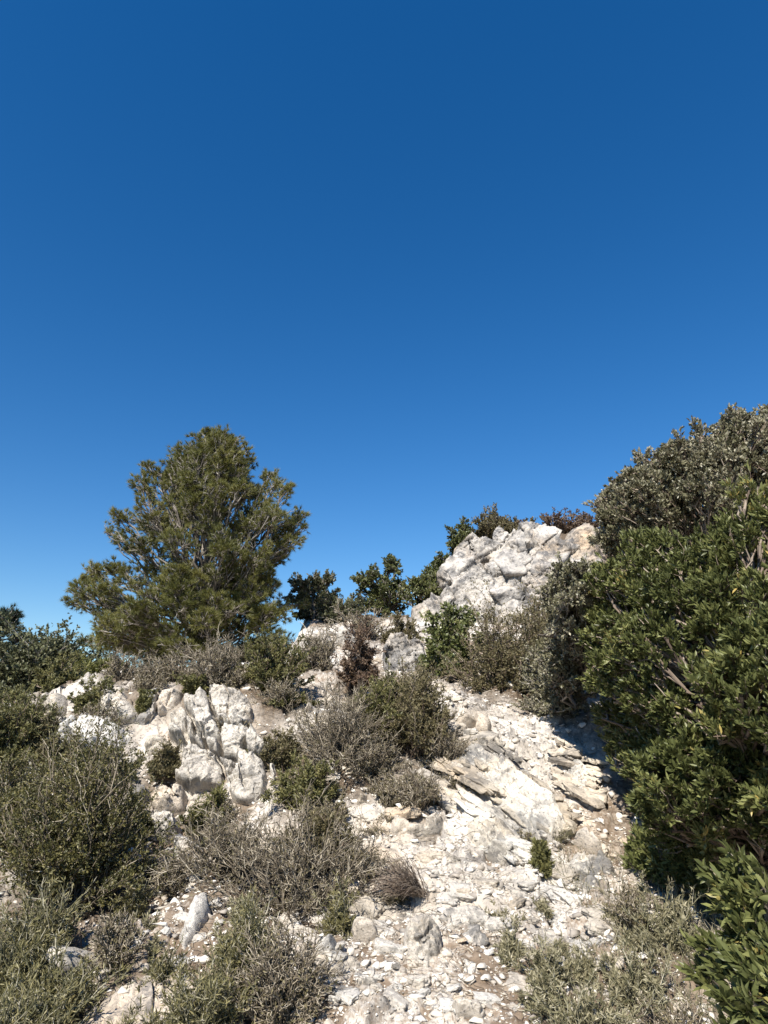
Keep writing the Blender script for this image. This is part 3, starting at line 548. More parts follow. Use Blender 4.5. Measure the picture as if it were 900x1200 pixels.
PLATES = [(0, [(516,908),(530,892),(556,881),(590,892),(607,910),(632,928),(652,944),(664,972),(660,988),(644,994),(622,984),(600,968),(576,948),(540,934),(520,925)], 150),
          (1, [(540,962),(556,954),(578,962),(604,984),(620,1008),(618,1022),(600,1027),(580,1016),(558,1004),(548,984)], 64),
          (2, [(504,926),(520,930),(540,944),(556,962),(546,968),(524,956),(508,944)], 18),
          (3, [(640,900),(668,890),(700,905),(706,930),(690,950),(668,940),(650,922)], 44)]
GU = 'ledges of the rocky gully on the left'
bedrock('gully_ledge', 'white ledge at the top of the rocky gully, below the small olive bush', 'rock', [(178,944),(198,934),(222,936),(216,952),(196,962),(180,958)], .14, rnd=.013, block=.15, bamp=.07, rough=.02, seed=40, group=GU)
bedrock('gully_ledge', 'rounded white ledge in the middle of the rocky gully', 'rock', [(172,972),(190,964),(212,966),(214,980),(196,990),(178,986)], .15, rnd=.013, block=.18, bamp=.06, rough=.02, seed=41, group=GU)
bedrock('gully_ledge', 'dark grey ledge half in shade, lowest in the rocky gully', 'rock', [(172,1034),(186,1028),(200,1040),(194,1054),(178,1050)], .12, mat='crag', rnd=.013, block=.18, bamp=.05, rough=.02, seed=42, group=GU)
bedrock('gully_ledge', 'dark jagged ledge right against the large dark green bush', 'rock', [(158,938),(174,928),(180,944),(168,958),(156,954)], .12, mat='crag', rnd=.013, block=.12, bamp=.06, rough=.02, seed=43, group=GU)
bedrock('corner_slab', 'grey tilted slab with a deep shadow on its right, in the bottom left corner', 'rock', [(82,1128),(94,1114),(112,1112),(119,1122),(112,1146),(100,1158),(84,1148)], .14, mat='strata', rnd=.013, block=.3, bamp=.03, strata=(70, .05, .03), rough=.012, seed=44, az=-30, lean=30)
RI = 'small pale rocks on the upper slope'
for k, (ol, tk, lb) in enumerate([
    ([(362,760),(372,746),(388,748),(394,762),(380,770)], .28, 'left one of a pair of pale ridge rocks above the dark reddish-tipped bush'),
    ([(392,758),(398,742),(414,740),(420,756),(406,766)], .30, 'right one of a pair of pale ridge rocks above the dark reddish-tipped bush'),
    ([(448,770),(456,752),(480,752),(498,758),(500,780),(486,796),(462,796),(450,786)], .22, 'jumbled pale ledge in the middle of the upper slope, left of the dark green bush'),
    ([(376,822),(386,812),(396,818),(398,828),(384,832)], .14, 'small sharp white stone above the lilac-grey leafless shrub'),
    ([(352,834),(362,826),(372,834),(370,850),(356,852)], .16, 'rounded white rock showing through the upper left of the lilac-grey leafless shrub'),
    ([(492,860),(500,850),(508,856),(506,866),(496,868)], .14, 'small white rock at the right edge of the central olive thicket'),
    ([(268,795),(274,786),(284,790),(284,800),(272,802)], .14, 'little white rock among the bare shrubs under the big pine'),
    ([(448,930),(456,922),(466,930),(470,948),(456,954),(448,944)], .15, 'grey upright rock left of the grey wiry tuft'),
    ([(412,956),(420,936),(430,932),(430,950),(418,966)], .14, 'streaked grey rock below the compact cushion bush, right of it'),
    ([(494,916),(502,908),(514,914),(510,926),(498,928)], .12, 'pale rock between the bare shrub and the thin layered ledge'),
    ]):
    bedrock('pale_rock', lb, 'rock', ol, tk*.6, lean=34, mat='rock' if k != 2 else 'crag', rnd=.022, block=.2, bamp=.08, ftilt=1.4, rough=.015, seed=60+k, group=RI)

bedrock('crag', 'big weathered grey-white crag rising against the sky, right of centre', 'crag',
        [(505,735),(518,706),(524,680),(530,660),(540,654),(548,646),(558,641),(566,650),(578,652),(592,647),(600,637),(613,632),(627,630),(640,637),(646,649),(660,656),(690,661),(720,700),(722,760),(690,790),(600,790),(520,775)],
        .9, mat='crag', plane=(600, 700, 13.9, -8, 30), rnd=.12, block=.7, bamp=.15, bcrack=.08, rough=.022, ftilt=1.3, depth=1.6, seed=51, warp=.03,
        cracks=[[(602,634),(608,655),(612,680),(606,705),(612,730)],[(534,664),(552,664),(556,680),(544,700),(530,712)],[(640,633),(634,650),(650,662),(668,664)],[(590,640),(572,655),(556,664)],[(560,690),(572,684),(566,700),(580,705)]], crack=(.05, .30))
bedrock('crag_shoulder', 'grey-white rock shoulder stepping down from the left side of the crag', 'crag',
        [(474,735),(482,718),(496,712),(506,700),(516,702),(524,725),(526,760),(500,775),(478,762)], .55, mat='crag', plane=(500, 735, 13.0, -12, 34), rnd=.2, block=.4, bamp=.12, bcrack=.05, rough=.018, depth=1.2, seed=52, warp=.07)
bedrock('crag_shoulder', 'pale rock knob at the right end of the crag, half behind the tall right-hand bush', 'crag',
        [(655,665),(660,640),(668,622),(680,618),(700,630),(712,680),(690,700),(664,690)], .5, mat='crag', plane=(680, 660, 13.6, 6, 28), rnd=.16, block=.5, bamp=.10, bcrack=.05, rough=.018, depth=1.4, seed=53, warp=.05)

# ------------------------------------------------------------------ loose stones
import bmesh
def ico(sub):
    bm = bmesh.new(); bmesh.ops.create_icosphere(bm, subdivisions=sub, radius=1.0)
    V = np.array([v.co[:] for v in bm.verts]); Fc = np.array([[v.index for v in f.verts] for f in bm.faces]); bm.free(); return V, Fc
def stone_shape(V, rng, npl=8, rough=.05, flat=.6):
    D = nrm(V); pn = nrm(rng.normal(size=(npl+14, 3))); pd = np.concatenate([rng.uniform(.45, .95, npl), rng.uniform(.8, 1.3, 14)])
    c = D@pn.T; r = np.where(c > 1e-3, pd/np.maximum(c, 1e-3), 9).min(1); r = np.minimum(r, 1.5)
    W_ = D*r[:, None]; W_ = W_*(1+rough*fbm3(W_+rng.uniform(-9, 9), 2.2, 4, int(rng.integers(99))))[:, None]
    return W_*np.array([1.0, rng.uniform(.6, .95), flat*rng.uniform(.7, 1.1)])
rng = np.random.default_rng(7)
V3, F3 = ico(4); V2, F2 = ico(1)
def slab_shape(V, rng):
    """a broken piece of bedding: six rough main faces and a few knocked-off corners"""
    D = nrm(V); ax = np.concatenate([np.eye(3), -np.eye(3)]); pn = nrm(np.concatenate([ax+rng.normal(size=(6, 3))*.17, rng.normal(size=(6, 3))])); pd = np.concatenate([rng.uniform(.55, .8, 6), rng.uniform(.75, 1.05, 6)])
    c = D@pn.T; r = np.where(c > 1e-3, pd/np.maximum(c, 1e-3), 9).min(1); return D*r[:, None]
led = [o for o in C.objects if o.name.startswith('layered_bedrock')]
led.sort(key=lambda o: o.name)
for kk_, ol, npc in PLATES:
    ol = np.array(ol, float); GV, GF, off = [], [], 0; made = 0
    while made < npc:
        px, py = rng.uniform(ol[:, 0].min(), ol[:, 0].max()), rng.uniform(ol[:, 1].min(), ol[:, 1].max())
        if not inside(np.array([px]), np.array([py]), ol)[0]: continue
        g = G(px, py); e_ = .12; gx_ = (Hbase(np.array([g[0]+e_]), np.array([g[1]]))-Hbase(np.array([g[0]-e_]), np.array([g[1]])))[0]/(2*e_); gy_ = (Hbase(np.array([g[0]]), np.array([g[1]+e_]))-Hbase(np.array([g[0]]), np.array([g[1]-e_])))[0]/(2*e_)
        Nn = nrm(np.array([-gx_, -gy_-.15, 1.0])); Ux = nrm(np.cross(np.array([0, 1., 0]), Nn)); Uy = np.cross(Nn, Ux)
        an_ = R(-39+rng.normal()*11); S1 = Ux*math.cos(an_)+Uy*math.sin(an_); S2 = np.cross(Nn, S1); ti = R(rng.uniform(4, 30))      # the lower left edge is lifted
        P2 = S2*math.cos(ti)-Nn*math.sin(ti); P3 = np.cross(S1, P2)
        L_ = .04+.11*rng.random()**1.8; W2, T_ = L_*rng.uniform(.28, .55), rng.uniform(.012, .026); v = slab_shape(V3, rng)*np.array([L_, W2, T_])
        v = v+.006*np.stack([fbm3(v+rng.uniform(-5, 5), 16, 4, 50+q_, .6) for q_ in range(3)], -1); v = v*(1+.09*fbm3(v+made, 14, 3, 5, .6))[:, None]
        GV.append(v[:, :1]*S1+v[:, 1:2]*P2+v[:, 2:]*P3+g+Nn*rng.uniform(.025, .07)); GF.append(F3+off); off += len(v); made += 1
    mesh('layers', np.concatenate(GV)-np.array(led[kk_].location), [np.concatenate(GF)], M['strata'], parent=led[kk_])
protos = []
for k in range(12):
    v = slab_shape(V3, rng)*np.array([.66, .5, rng.uniform(.22, .36)]); v = v*(1+.15*fbm3(v+k, 4.5, 6, k, .72))[:, None]
    me = mesh('stone', v, [F3], M['rock']); protos.append(me.data); bpy.data.objects.remove(me)
def embed(parent, ol, plane, npc, size, angs, lift, seed, mat):
    """broken blocks of the same rock set into a face given by a plane"""
    r = np.random.default_rng(seed); px0, py0, dist, az, lean = plane; O = P(px0, py0, dist); az, lean = R(az), R(lean)
    N = np.array([math.sin(az)*math.cos(lean), -math.cos(az)*math.cos(lean), math.sin(lean)]); U = nrm(np.cross(np.array([0, 0, 1.]), N)); Vv = np.cross(N, U)
    ol = np.array(ol, float); GV, GF, off, made = [], [], 0, 0
    while made < npc:
        px, py = r.uniform(ol[:, 0].min(), ol[:, 0].max()), r.uniform(ol[:, 1].min(), ol[:, 1].max())
        if not inside(np.array([px]), np.array([py]), ol)[0] or seg_dist(np.array([px]), np.array([py]), ol, True)[0] < 5: continue
        d = ray(px, py); q = CAM+d*(((O-CAM)@N)/(d@N)); a_ = R(angs[int(r.integers(len(angs)))]+r.normal()*9)
        S1 = U*math.cos(a_)+Vv*math.sin(a_); S2 = np.cross(N, S1); ti = R(r.normal()*13); P2 = S2*math.cos(ti)-N*math.sin(ti); t2 = R(r.normal()*9)
        S1b = S1*math.cos(t2)+N*math.sin(t2); P3 = np.cross(S1b, P2); L_ = size*(.3+.9*r.random()**1.6); v = slab_shape(V3, r)*np.array([L_, L_*r.uniform(.35, .8), L_*r.uniform(.25, .5)])
        v = v+size*.05*np.stack([fbm3(v+r.uniform(-5, 5), 3.6/size, 5, 50+q_, .72) for q_ in range(3)], -1)
        GV.append(v[:, :1]*S1b+v[:, 1:2]*P2+v[:, 2:]*P3+q+N*(lift+r.uniform(-.5, .2)*L_*.3)); GF.append(F3+off); off += len(v); made += 1
    mesh('blocks', np.concatenate(GV)-np.array(parent.location), [np.concatenate(GF)], M[mat], parent=parent)
cg = bpy.data.objects['crag']
embed(cg, [(524,700),(532,662),(544,645),(560,640),(580,648),(602,648),(626,642),(642,650),(660,655),(700,690),(710,760),(600,770),(525,745)], (600, 700, 13.9, -8, 30), 95, .46, (40, 52, 118, 70), .78, 5, 'crag')
def rocky(px, py):                                   # pixels of the photograph where bare rubble shows
    if 430 < px < 720 and py > 860+max(0, px-600)*1.2: return 1.0
    if 330 < px < 720 and py > 1040: return .8
    if 150 < px < 260 and 920 < py < 1160: return .9
    if 480 < px < 640 and 800 < py: return .9
    if 260 < px < 480 and 800 < py < 980: return .45
    if 420 < px < 520 and 740 < py < 860: return .4
    return .12
cnt = 0; tries = 0
while cnt < 230 and tries < 6000:
    tries += 1; px, py = rng.uniform(60, 800), rng.uniform(745, 1198)
    if rng.random() > rocky(px, py): continue
    sp = 3.6*rng.pareto(1.7)+7.5
    if sp > 26 or (205 < px < 335 and 805 < py < 965): continue
    g = G(px, py)
    if g[1] > 9.5: continue
    s = sp*g[1]/F*1.25
    o = bpy.data.objects.new('limestone_stone', protos[int(rng.integers(12))]); link(o)
    o.scale = (s, s*rng.uniform(.8, 1.1), s*rng.uniform(.7, 1.0)); o.rotation_euler = (rng.uniform(-.35, .35)+.2, rng.uniform(-.35, .35), rng.uniform(0, 6.28))
    o.location = (g[0], g[1], g[2]+.10*s)
    tag(o, 'loose angular piece of pale limestone lying among the rubble of the slope', 'stone', 'loose stones on the slope'); cnt += 1
cnt = 0
while cnt < 90:
    px, py = rng.uniform(330, 760), rng.uniform(830, 1190)
    if rng.random() > rocky(px, py) or py < 860+(px-560)*.9 or (510 < px < 665 and 880 < py < 1030): continue
    g = G(px, py); s = rng.uniform(22, 46)*g[1]/F; o = bpy.data.objects.new('embedded_rock', protos[int(rng.integers(12))]); link(o)
    o.scale = (s, s*rng.uniform(.6, .9), s*rng.uniform(.6, .9)); o.rotation_euler = (rng.uniform(.15, .5), rng.uniform(-.2, .25), R(-30)+rng.normal()*.35); o.location = (g[0], g[1], g[2]-.02*s)
    tag(o, 'pale fractured rock half sunk in the gravel of the slope', 'rock', 'rocks half sunk in the slope'); cnt += 1
# rubble: nobody could count it
n = 60000
u = rng.random(n); dd = np.exp(rng.uniform(math.log(2.1), math.log(11), n)); an = rng.uniform(R(-38), R(38), n)
x, y = dd*np.sin(an), dd*np.cos(an); z, st, rm = Hfull(x, y, True)
keep = rng.random(n) < 0.15+0.85*sst(-.25, .35, fbm2(x*1.3, y*1.3, 3, 91)+0.5*np.exp(-((x-.45-.06*(y-2.6))/.65)**2))
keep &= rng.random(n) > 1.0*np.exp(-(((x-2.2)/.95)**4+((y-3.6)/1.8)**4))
x, y, z, dd = x[keep], y[keep], z[keep], dd[keep]; n = len(x)
sz = (0.0045+0.0055*rng.pareto(1.9, n).clip(0, 4.5))*(0.75+dd/8)
shp = []
for k in range(48):
    bm = bmesh.new(); q = nrm(rng.normal(size=(9, 3)))*rng.uniform(.75, 1.1, (9, 1))*np.array([1, rng.uniform(.5, .85), rng.uniform(.3, .6)])
    for p in q: bm.verts.new(p)
    bmesh.ops.convex_hull(bm, input=bm.verts); bmesh.ops.triangulate(bm, faces=bm.faces[:]); bm.verts.index_update()
    shp.append((np.array([v.co[:] for v in bm.verts]), np.array([[v.index for v in f.verts] for f in bm.faces]))); bm.free()
kk = rng.integers(0, 48, n); a = rng.uniform(0, 6.28, n); RV, RF, RA, off = [], [], [], 0; tl = rng.uniform(-.5, .5, n)
for k in range(48):
    m = kk == k; vv, ff = shp[k]; c_, s_ = np.cos(a[m])[:, None], np.sin(a[m])[:, None]; q = vv[None]*sz[m][:, None, None]
    q = np.stack([q[..., 0], q[..., 1]*np.cos(tl[m])[:, None]-q[..., 2]*np.sin(tl[m])[:, None], q[..., 1]*np.sin(tl[m])[:, None]+q[..., 2]*np.cos(tl[m])[:, None]], -1)
    q = np.stack([q[..., 0]*c_-q[..., 1]*s_, q[..., 0]*s_+q[..., 1]*c_, q[..., 2]], -1)+np.stack([x, y, z+sz*.06], -1)[m][:, None]
    RV.append(q.reshape(-1, 3)); RF.append((ff[None]+off+(np.arange(m.sum())*len(vv))[:, None, None]).reshape(-1, 3)); off += m.sum()*len(vv); RA.append(np.repeat(rng.random(m.sum()), len(vv)))
tag(mesh('rubble', np.concatenate(RV), [np.concatenate(RF)], M['rubble'], attrs={'var': np.concatenate(RA)}),
    'fine pale limestone rubble and gravel strewn over the slope and path', 'rubble', kind='stuff')

# ------------------------------------------------------------------ plants
def curve(A, B, K, sag, wob, rng):
    """polylines from A to B, bowed upward by sag and jittered by wob (fractions of the length)"""
    L = np.linalg.norm(B-A, axis=1)[:, None]; t = np.linspace(0, 1, K+1)
    pts = A[:, None]+(B-A)[:, None]*t[None, :, None]
    pts[..., 2] += (L*sag)*(np.sin(t*math.pi)[None])
    j = rng.normal(size=pts.shape)*(L*wob)[..., None]; j[:, 0] = 0; j[:, -1] *= .4
    return pts+j
def at_t(pts, i, t):
    K = pts.shape[1]-1; f = t*K; k = np.minimum(f.astype(int), K-1); fr = (f-k)[:, None]
    a, b = pts[i, k], pts[i, k+1]; return a*(1-fr)+b*fr, nrm(b-a)
KIND = {  # leaf mat, twig mat, stems per m2 factor, kids, grandkids, leaves per twig, leaf L, W, shape, cone, up
 'rosem':  dict(leaf='rosem', twig='browntwig', st=70, kids=9, gk=4, lv=9, L=.022, W=.0032, sh='diamond', bare=.15, up=.7),
 'olive':  dict(leaf='olive', twig='browntwig', st=70, kids=9, gk=4, lv=8, L=.022, W=.0034, sh='diamond', bare=.2, up=.8),
 'red':    dict(leaf='red', twig='browntwig', st=45, kids=8, gk=4, lv=7, L=.028, W=.006, sh='diamond', bare=.2, up=.6),
 'junip':  dict(leaf='juniper', twig='twig', st=80, kids=10, gk=5, lv=7.5, L=.013, W=.0032, sh='diamond', bare=.15, up=.5),
 'pinelow':dict(leaf='pine', twig='browntwig', st=60, kids=9, gk=4, lv=10, L=.05, W=.002, sh='diamond', bare=.1, up=.5),
 'dry':    dict(leaf='olive', twig='twig', st=85, kids=8, gk=4, lv=.5, L=.014, W=.003, sh='diamond', bare=.3, up=.6),
 'sprig':  dict(leaf='straw', twig='broomtwig', st=42, kids=5, gk=3, lv=3, L=.020, W=.0018, sh='diamond', bare=.1, up=1.2),
 'broom':  dict(leaf='broom', twig='broomtwig', st=80, kids=6, gk=3, lv=2.4, L=.022, W=.0015, sh='diamond', bare=.1, up=1.2),
 'oak':    dict(leaf='oak', twig='bark', st=40, kids=9, gk=5, lv=8, L=.035, W=.010, sh='diamond', bare=.25, up=.4),
 'greyoak':dict(leaf='greyoak', twig='bark', st=62, kids=11, gk=5, lv=9, L=.034, W=.010, sh='diamond', bare=.25, up=.4),
}
def shrub(row, foot, seed):
    kind, px, py, wp, hp, dist, name, cat, label = row; g, wd, ht, pxm = foot; k = KIND[kind]; rng = np.random.default_rng(seed)
    root = empty(name, g-np.array([0, 0, .01])); tag(root, label, cat, {'dry': 'bare dry shrubs on the slope', 'broom': 'broom bushes in the foreground', 'sprig': 'broom bushes in the foreground'}.get(kind))
    area = wp*hp; n0 = int(np.clip(k['st']*(area/5500)**.5, 14, 150))
    ph = rng.uniform(0, 6.28, n0); ct = rng.uniform(.02, 1, n0)**.9; stt = np.sqrt(1-ct*ct)
    lump = 1+.28*np.sin(ph*2+seed)+.20*np.sin(ph*5+1.3*seed); rr_ = rng.uniform(.25, 1.12, n0)**.7
    tip = np.stack([wd*.5*stt*np.cos(ph)*lump, wd*.5*stt*np.sin(ph)*lump, ht*(.12+.88*ct)*(.9+.1*lump)], -1)*rr_[:, None]
    tip *= .88
    A = np.stack([tip[:, 0]*.18, tip[:, 1]*.18, np.full(n0, -.02)], -1)+rng.normal(size=(n0, 3))*np.array([.04*wd, .04*wd, 0])
    up = .12*k['up']; p0 = curve(A, tip, 5, up*.6, .035, rng); L0 = np.linalg.norm(tip-A, axis=1)
    tw = Geo(); lf = Geo(); r = max(.0022, .42*pxm); rv = rng.random(n0)
    tw.polyline(p0, r*1.5*(1+ht), r*.8, 3, rv*.7)
    def kids(par, n, tmin, lfac, spread):
        m = len(par); i = np.repeat(np.arange(m), n); t = rng.uniform(tmin, 1, len(i)); b, d = at_t(par, i, t)
        dirn = nrm(d+rng.normal(size=d.shape)*spread+np.array([0, 0, .25*k['up']]))
        L = np.repeat(np.linalg.norm(par[:, -1]-par[:, 0], axis=1), n)*lfac*rng.uniform(.5, 1.2, len(i))
        return curve(b, b+dirn*L[:, None], 3, .04, .05, rng)
    p1 = kids(p0, k['kids'], k['bare']+.15, .30, .55); tw.polyline(p1, r*.85, r*.5, 3, rng.random(len(p1)))
    p2 = kids(p1, k['gk'], .2, .5, .6)
    if kind in ('dry', 'broom', 'sprig'): tw.polyline(p2, r*.6, r*.38, 3, rng.random(len(p2)))
    tips = np.concatenate([p1, p2])
    if True:
        m = len(tips); n = int(m*k['lv']); i = rng.integers(0, m, n); t = rng.uniform(.1, 1, n); b, d = at_t(tips, i, t)
        D = nrm(d*.9+rng.normal(size=d.shape)*.62+np.array([0, 0, .15])); L = np.maximum(k['L'], 2.6*pxm)*rng.uniform(.6, 1.25, n); W_ = np.maximum(k['W'], .62*pxm)*rng.uniform(.7, 1.2, n)
        pv = rng.random(m)[i]; var = np.clip(.55*pv+.45*rng.random(n), 0, 1)
        if n: lf.leaves(b, D, perp(D, rng), L, W_, k['sh'], var); lf.build('foliage', M[k['leaf']], root)
    tw.build('stems', M[k['twig']], root)
    return root

def clump_tree(name, label, cat, base, trunk, clumps, leaf, bark, nsub, ntw, nlf, L, W, shape, seed, tuft=False, out=.5, r_trunk=.09, limb_t=(.15, .9), up=.25, group=None, tw_r=.004, dirn=None):
    """clumps: (n, 6) world centre and radii"""
    rng = np.random.default_rng(seed); root = empty(name, base); tag(root, label, cat, group)
    base = np.asarray(base, float); clumps = np.asarray(clumps, float); Cc = clumps[:, :3]-base; Rr = clumps[:, 3:]
    tr = np.asarray(trunk, float)-base; bk = Geo(); lf = Geo(); n = len(Cc)
    T = tr[None]; bk.polyline(T, r_trunk, r_trunk*.25, 9, np.array([.45]))
    hmax = tr[-1, 2]; tfrac = np.clip((Cc[:, 2]/hmax)*rng.uniform(.45, .9, n)-.02, limb_t[0], limb_t[1])
    A, _ = at_t(T, np.zeros(n, int), tfrac); limb = curve(A, Cc, 6, -.04, .03, rng)
    Ll = np.linalg.norm(Cc-A, axis=1); bk.polyline(limb, np.clip(r_trunk*.10+.007*Ll, .006, r_trunk*.5), .006, 5, rng.random(n)*.8)
    i = np.repeat(np.arange(n), nsub); q = nrm(rng.normal(size=(len(i), 3)))*rng.uniform(.3, .95, (len(i), 1)); S_ = Cc[i]+q*Rr[i]*.8
    a, d = at_t(limb, i, rng.uniform(.55, 1, len(i))); sub = curve(a, S_, 4, .03, .05, rng); bk.polyline(sub, .006+tw_r, tw_r, 3, rng.random(len(i)))
    j = np.repeat(np.arange(len(sub)), ntw); a, d = at_t(sub, j, rng.uniform(.3, 1, len(j)))
    outw = nrm(S_[j]-Cc[i[j]]); sz = Rr[i[j]].mean(1)
    bias = np.array([0, 0, up]) if dirn is None else np.asarray(dirn)*up
    Dt = nrm(d*.3+outw*out+rng.normal(size=d.shape)*.45+bias); tl = sz*rng.uniform(.25, .55, len(j))
    twg = curve(a, a+Dt*tl[:, None], 3, .02, .04, rng); bk.polyline(twg, tw_r, tw_r*.6, 3, rng.random(len(j)))
    m = len(twg); cv = rng.random(n)[i[j]]*.40+rng.random(m)*.28
    i2 = np.repeat(np.arange(m), nlf); t = rng.uniform(.72 if tuft else .1, 1, len(i2)); b, d = at_t(twg, i2, t)
    D = nrm(d*(.8 if tuft else .75)+rng.normal(size=d.shape)*(.42 if tuft else .45)+bias*.4)
    lf.leaves(b, D, perp(D, rng), L*rng.uniform(.45, 1.25, len(i2)), W*rng.uniform(.75, 1.2, len(i2)), shape, np.clip(cv[i2]+.4*rng.random(len(i2)), 0, 1))
    lf.build('crown', M[leaf], root); bk.build('trunk', M[bark], root)
    return root

def shell(cx, cy, d, rw, rh, rd, n, cr, seed, lo=.55):
    """clump centres spread through an ellipsoid whose outline is rw x rh pixels"""
    r = np.random.default_rng(seed); c = P(cx, cy, d); s = d/F; q = nrm(r.normal(size=(n, 3)))*(r.uniform(lo, 1, (n, 1)))
    rad = cr*s; E = np.array([max(rw*s-rad*.8, .05), max(rd-rad*.8, .05), max(rh*s-rad*.8, .05)])
    Cn = c+q*E; rr_ = rad*r.uniform(.75, 1.2, (n, 1)); return np.concatenate([Cn, rr_, rr_, rr_*.9], 1)
rs = np.random.default_rng(5); extra = []
for (x0, y0, x1, y1, n_, kd) in [(265, 790, 540, 985, 26, 'dry'), (60, 1080, 330, 1190, 6, 'dry'), (590, 1060, 820, 1195, 16, 'sprig'), (270, 780, 520, 900, 4, 'rosem'), (380, 930, 520, 1060, 5, 'dry'), (40, 1080, 300, 1195, 8, 'sprig'), (90, 795, 330, 822, 7, 'dry')]:
    for k in range(n_):
        r_ = (kd, rs.uniform(x0, x1), rs.uniform(y0, y1), rs.uniform(22, 50), rs.uniform(14, 32), None, {'dry': 'dwarf_shrub', 'sprig': 'low_sprig', 'rosem': 'dwarf_bush'}[kd], 'plant',
              {'dry': 'small straw-grey dwarf shrub filling the gaps between bigger shrubs', 'sprig': 'low grey-green sprig growing out of the gravel', 'rosem': 'small olive cushion plant between the shrubs of the middle slope'}[kd])
        g = G(r_[1], r_[2]); o = shrub(r_, (g, r_[3]*g[1]/F, r_[4]*g[1]/F, g[1]/F), 700+len(extra)); extra.append(o)
        o['group'] = {'dry': 'dwarf shrubs between the rocks', 'sprig': 'low sprigs on the gravel', 'rosem': 'cushion plants of the middle slope'}[kd]
for i, (row, ft) in enumerate(zip(SHR, feet)):
    if row[0] in ('oak', 'greyoak') and row[2] < 760:      # the little trees on the ridge: a trunk, limbs and clumps
        kind, px, py, wp, hp, dist, name, cat, label = row
        cl = shell(px, py-hp*.54, dist, wp*.60, hp*.58, wp*.5*dist/F, int(14+wp*hp/170), 10, 300+i, .3)
        pp = 2.6*dist/F; g0 = ft[0]; cl[:, 2] = np.maximum(cl[:, 2], g0[2]+.1)
        clump_tree(name, label, cat, g0, [g0, g0*.7+P(px, py-hp*.5, dist)*.3+np.array([.04, 0, 0]), P(px, py-hp*.5, dist), P(px+2, py-hp*.85, dist)], cl, kind, 'bark', 10, 6, 13, pp*.9, pp*.27, 'diamond', 320+i, out=.6, r_trunk=.04, up=.35, tw_r=.006)
    else: shrub(row, ft, 200+i)

# the big pine on the left
PD = 11.3; rng = np.random.default_rng(40)
bx = P(238, 770, PD); base = np.array([bx[0], PD, gz(bx[0], PD)])
rows = np.array([503, 515, 530, 545, 560, 580, 600, 620, 640, 660, 680, 700, 720, 745, 770, 792])
lft = np.array([245, 225, 200, 180, 156, 158, 135, 116, 120, 122, 95, 78, 82, 92, 95, 100])
rgt = np.array([272, 290, 296, 296, 328, 334, 348, 362, 352, 330, 328, 326, 332, 338, 340, 330])
cl = []
for k in range(185):
    ry = rng.uniform(512, 788); l, r_ = np.interp(ry, rows, lft), np.interp(ry, rows, rgt); cx, hw = (l+r_)/2, (r_-l)/2
    a = rng.uniform(0, 6.28); q = rng.uniform(.25, 1)**.6; rad = rng.uniform(15, 25)
    hwm = max(hw-rad*.45, 3); px = cx+hwm*q*math.cos(a); dep = PD+q*math.sin(a)*hw*.85*PD/F
    c = P(px, ry, dep); s = rad*PD/F*1.0
    cl.append([*c, s*1.2, s*1.2, s*.5])
for (px, ry, rad) in [(352,604,13),(357,616,13),(346,634,14),(340,622,14),(326,566,13),(318,556,12),(334,572,12),(258,512,14),(265,518,14),(232,526,16),(215,528,15),(284,524,15),(290,540,15),(205,538,15),(240,512,14),(168,560,16),(172,548,12),(124,622,14),(136,604,14),(92,690,15),(86,704,13),(100,684,15),(110,668,14),(330,650,14)]:
    c = P(px, ry, PD+rng.uniform(-.4, .4)); s = rad*PD/F; cl.append([*c, s*1.1, s*1.1, s*.7])
for k in range(26):
    c = P(rng.uniform(292, 345), rng.uniform(668, 785), PD+rng.uniform(-.7, .7)); s = 20*PD/F; cl.append([*c, s*1.1, s*1.1, s*.65])
cl = np.array(cl); cl[:, 2] = np.maximum(cl[:, 2], base[2]+.15)
tp = [P(238, 700, PD), P(246, 640, PD), P(252, 570, PD+.1), P(258, 512, PD)]
trunk = [base-np.array([0, 0, .1]), base+np.array([.03, 0, .35])]+[p for p in tp if p[2] > base[2]+.5]
clump_tree('pine_tree', 'big spreading pine with olive needles and pale bare inner twigs, on the left', 'pine tree', base, trunk, cl, 'pine', 'bark', 9, 9, 38, .085, .0034, 'needle', 41, tuft=True, out=.7, r_trunk=.10, up=.45, tw_r=.0055)
# dark pine at the left edge, farther off
PD2 = 21.0; cl = []
for k in range(64):
    ry = rng.uniform(720, 800); hw = np.interp(ry, [712, 730, 745, 770, 800], [10, 30, 46, 60, 60]); px = 2+hw*rng.uniform(-1, .85)-(5 if ry < 740 else 12); c = P(px, ry, PD2+rng.uniform(-1, 1)); s = rng.uniform(9, 14)*PD2/F; cl.append([*c, s*1.2, s*1.2, s*.7])
b0 = P(-10, 800, PD2); base2 = np.array([b0[0], PD2, gz(b0[0], PD2)])
clump_tree('pine_tree', 'dark blue-green pine crown at the left edge, far behind the oak bush', 'pine tree', base2, [base2, P(-12, 770, PD2), P(-8, 745, PD2), P(0, 722, PD2)], np.array(cl), 'farpine', 'bark', 6, 6, 26, .15, .008, 'needle', 42, tuft=True, out=.6, r_trunk=.15, up=.35, tw_r=.01)

# the right-hand thicket: ellipsoids of clumps, each a bush of its own
def foot(px, py, d):
    q = P(px, py, d); return np.array([q[0], q[1], gz(q[0], q[1])-.05])
def stemline(b, top): b = np.asarray(b); top = np.asarray(top); return [b, b+(top-b)*.35+np.array([.05, .03, 0]), b+(top-b)*.7, top]
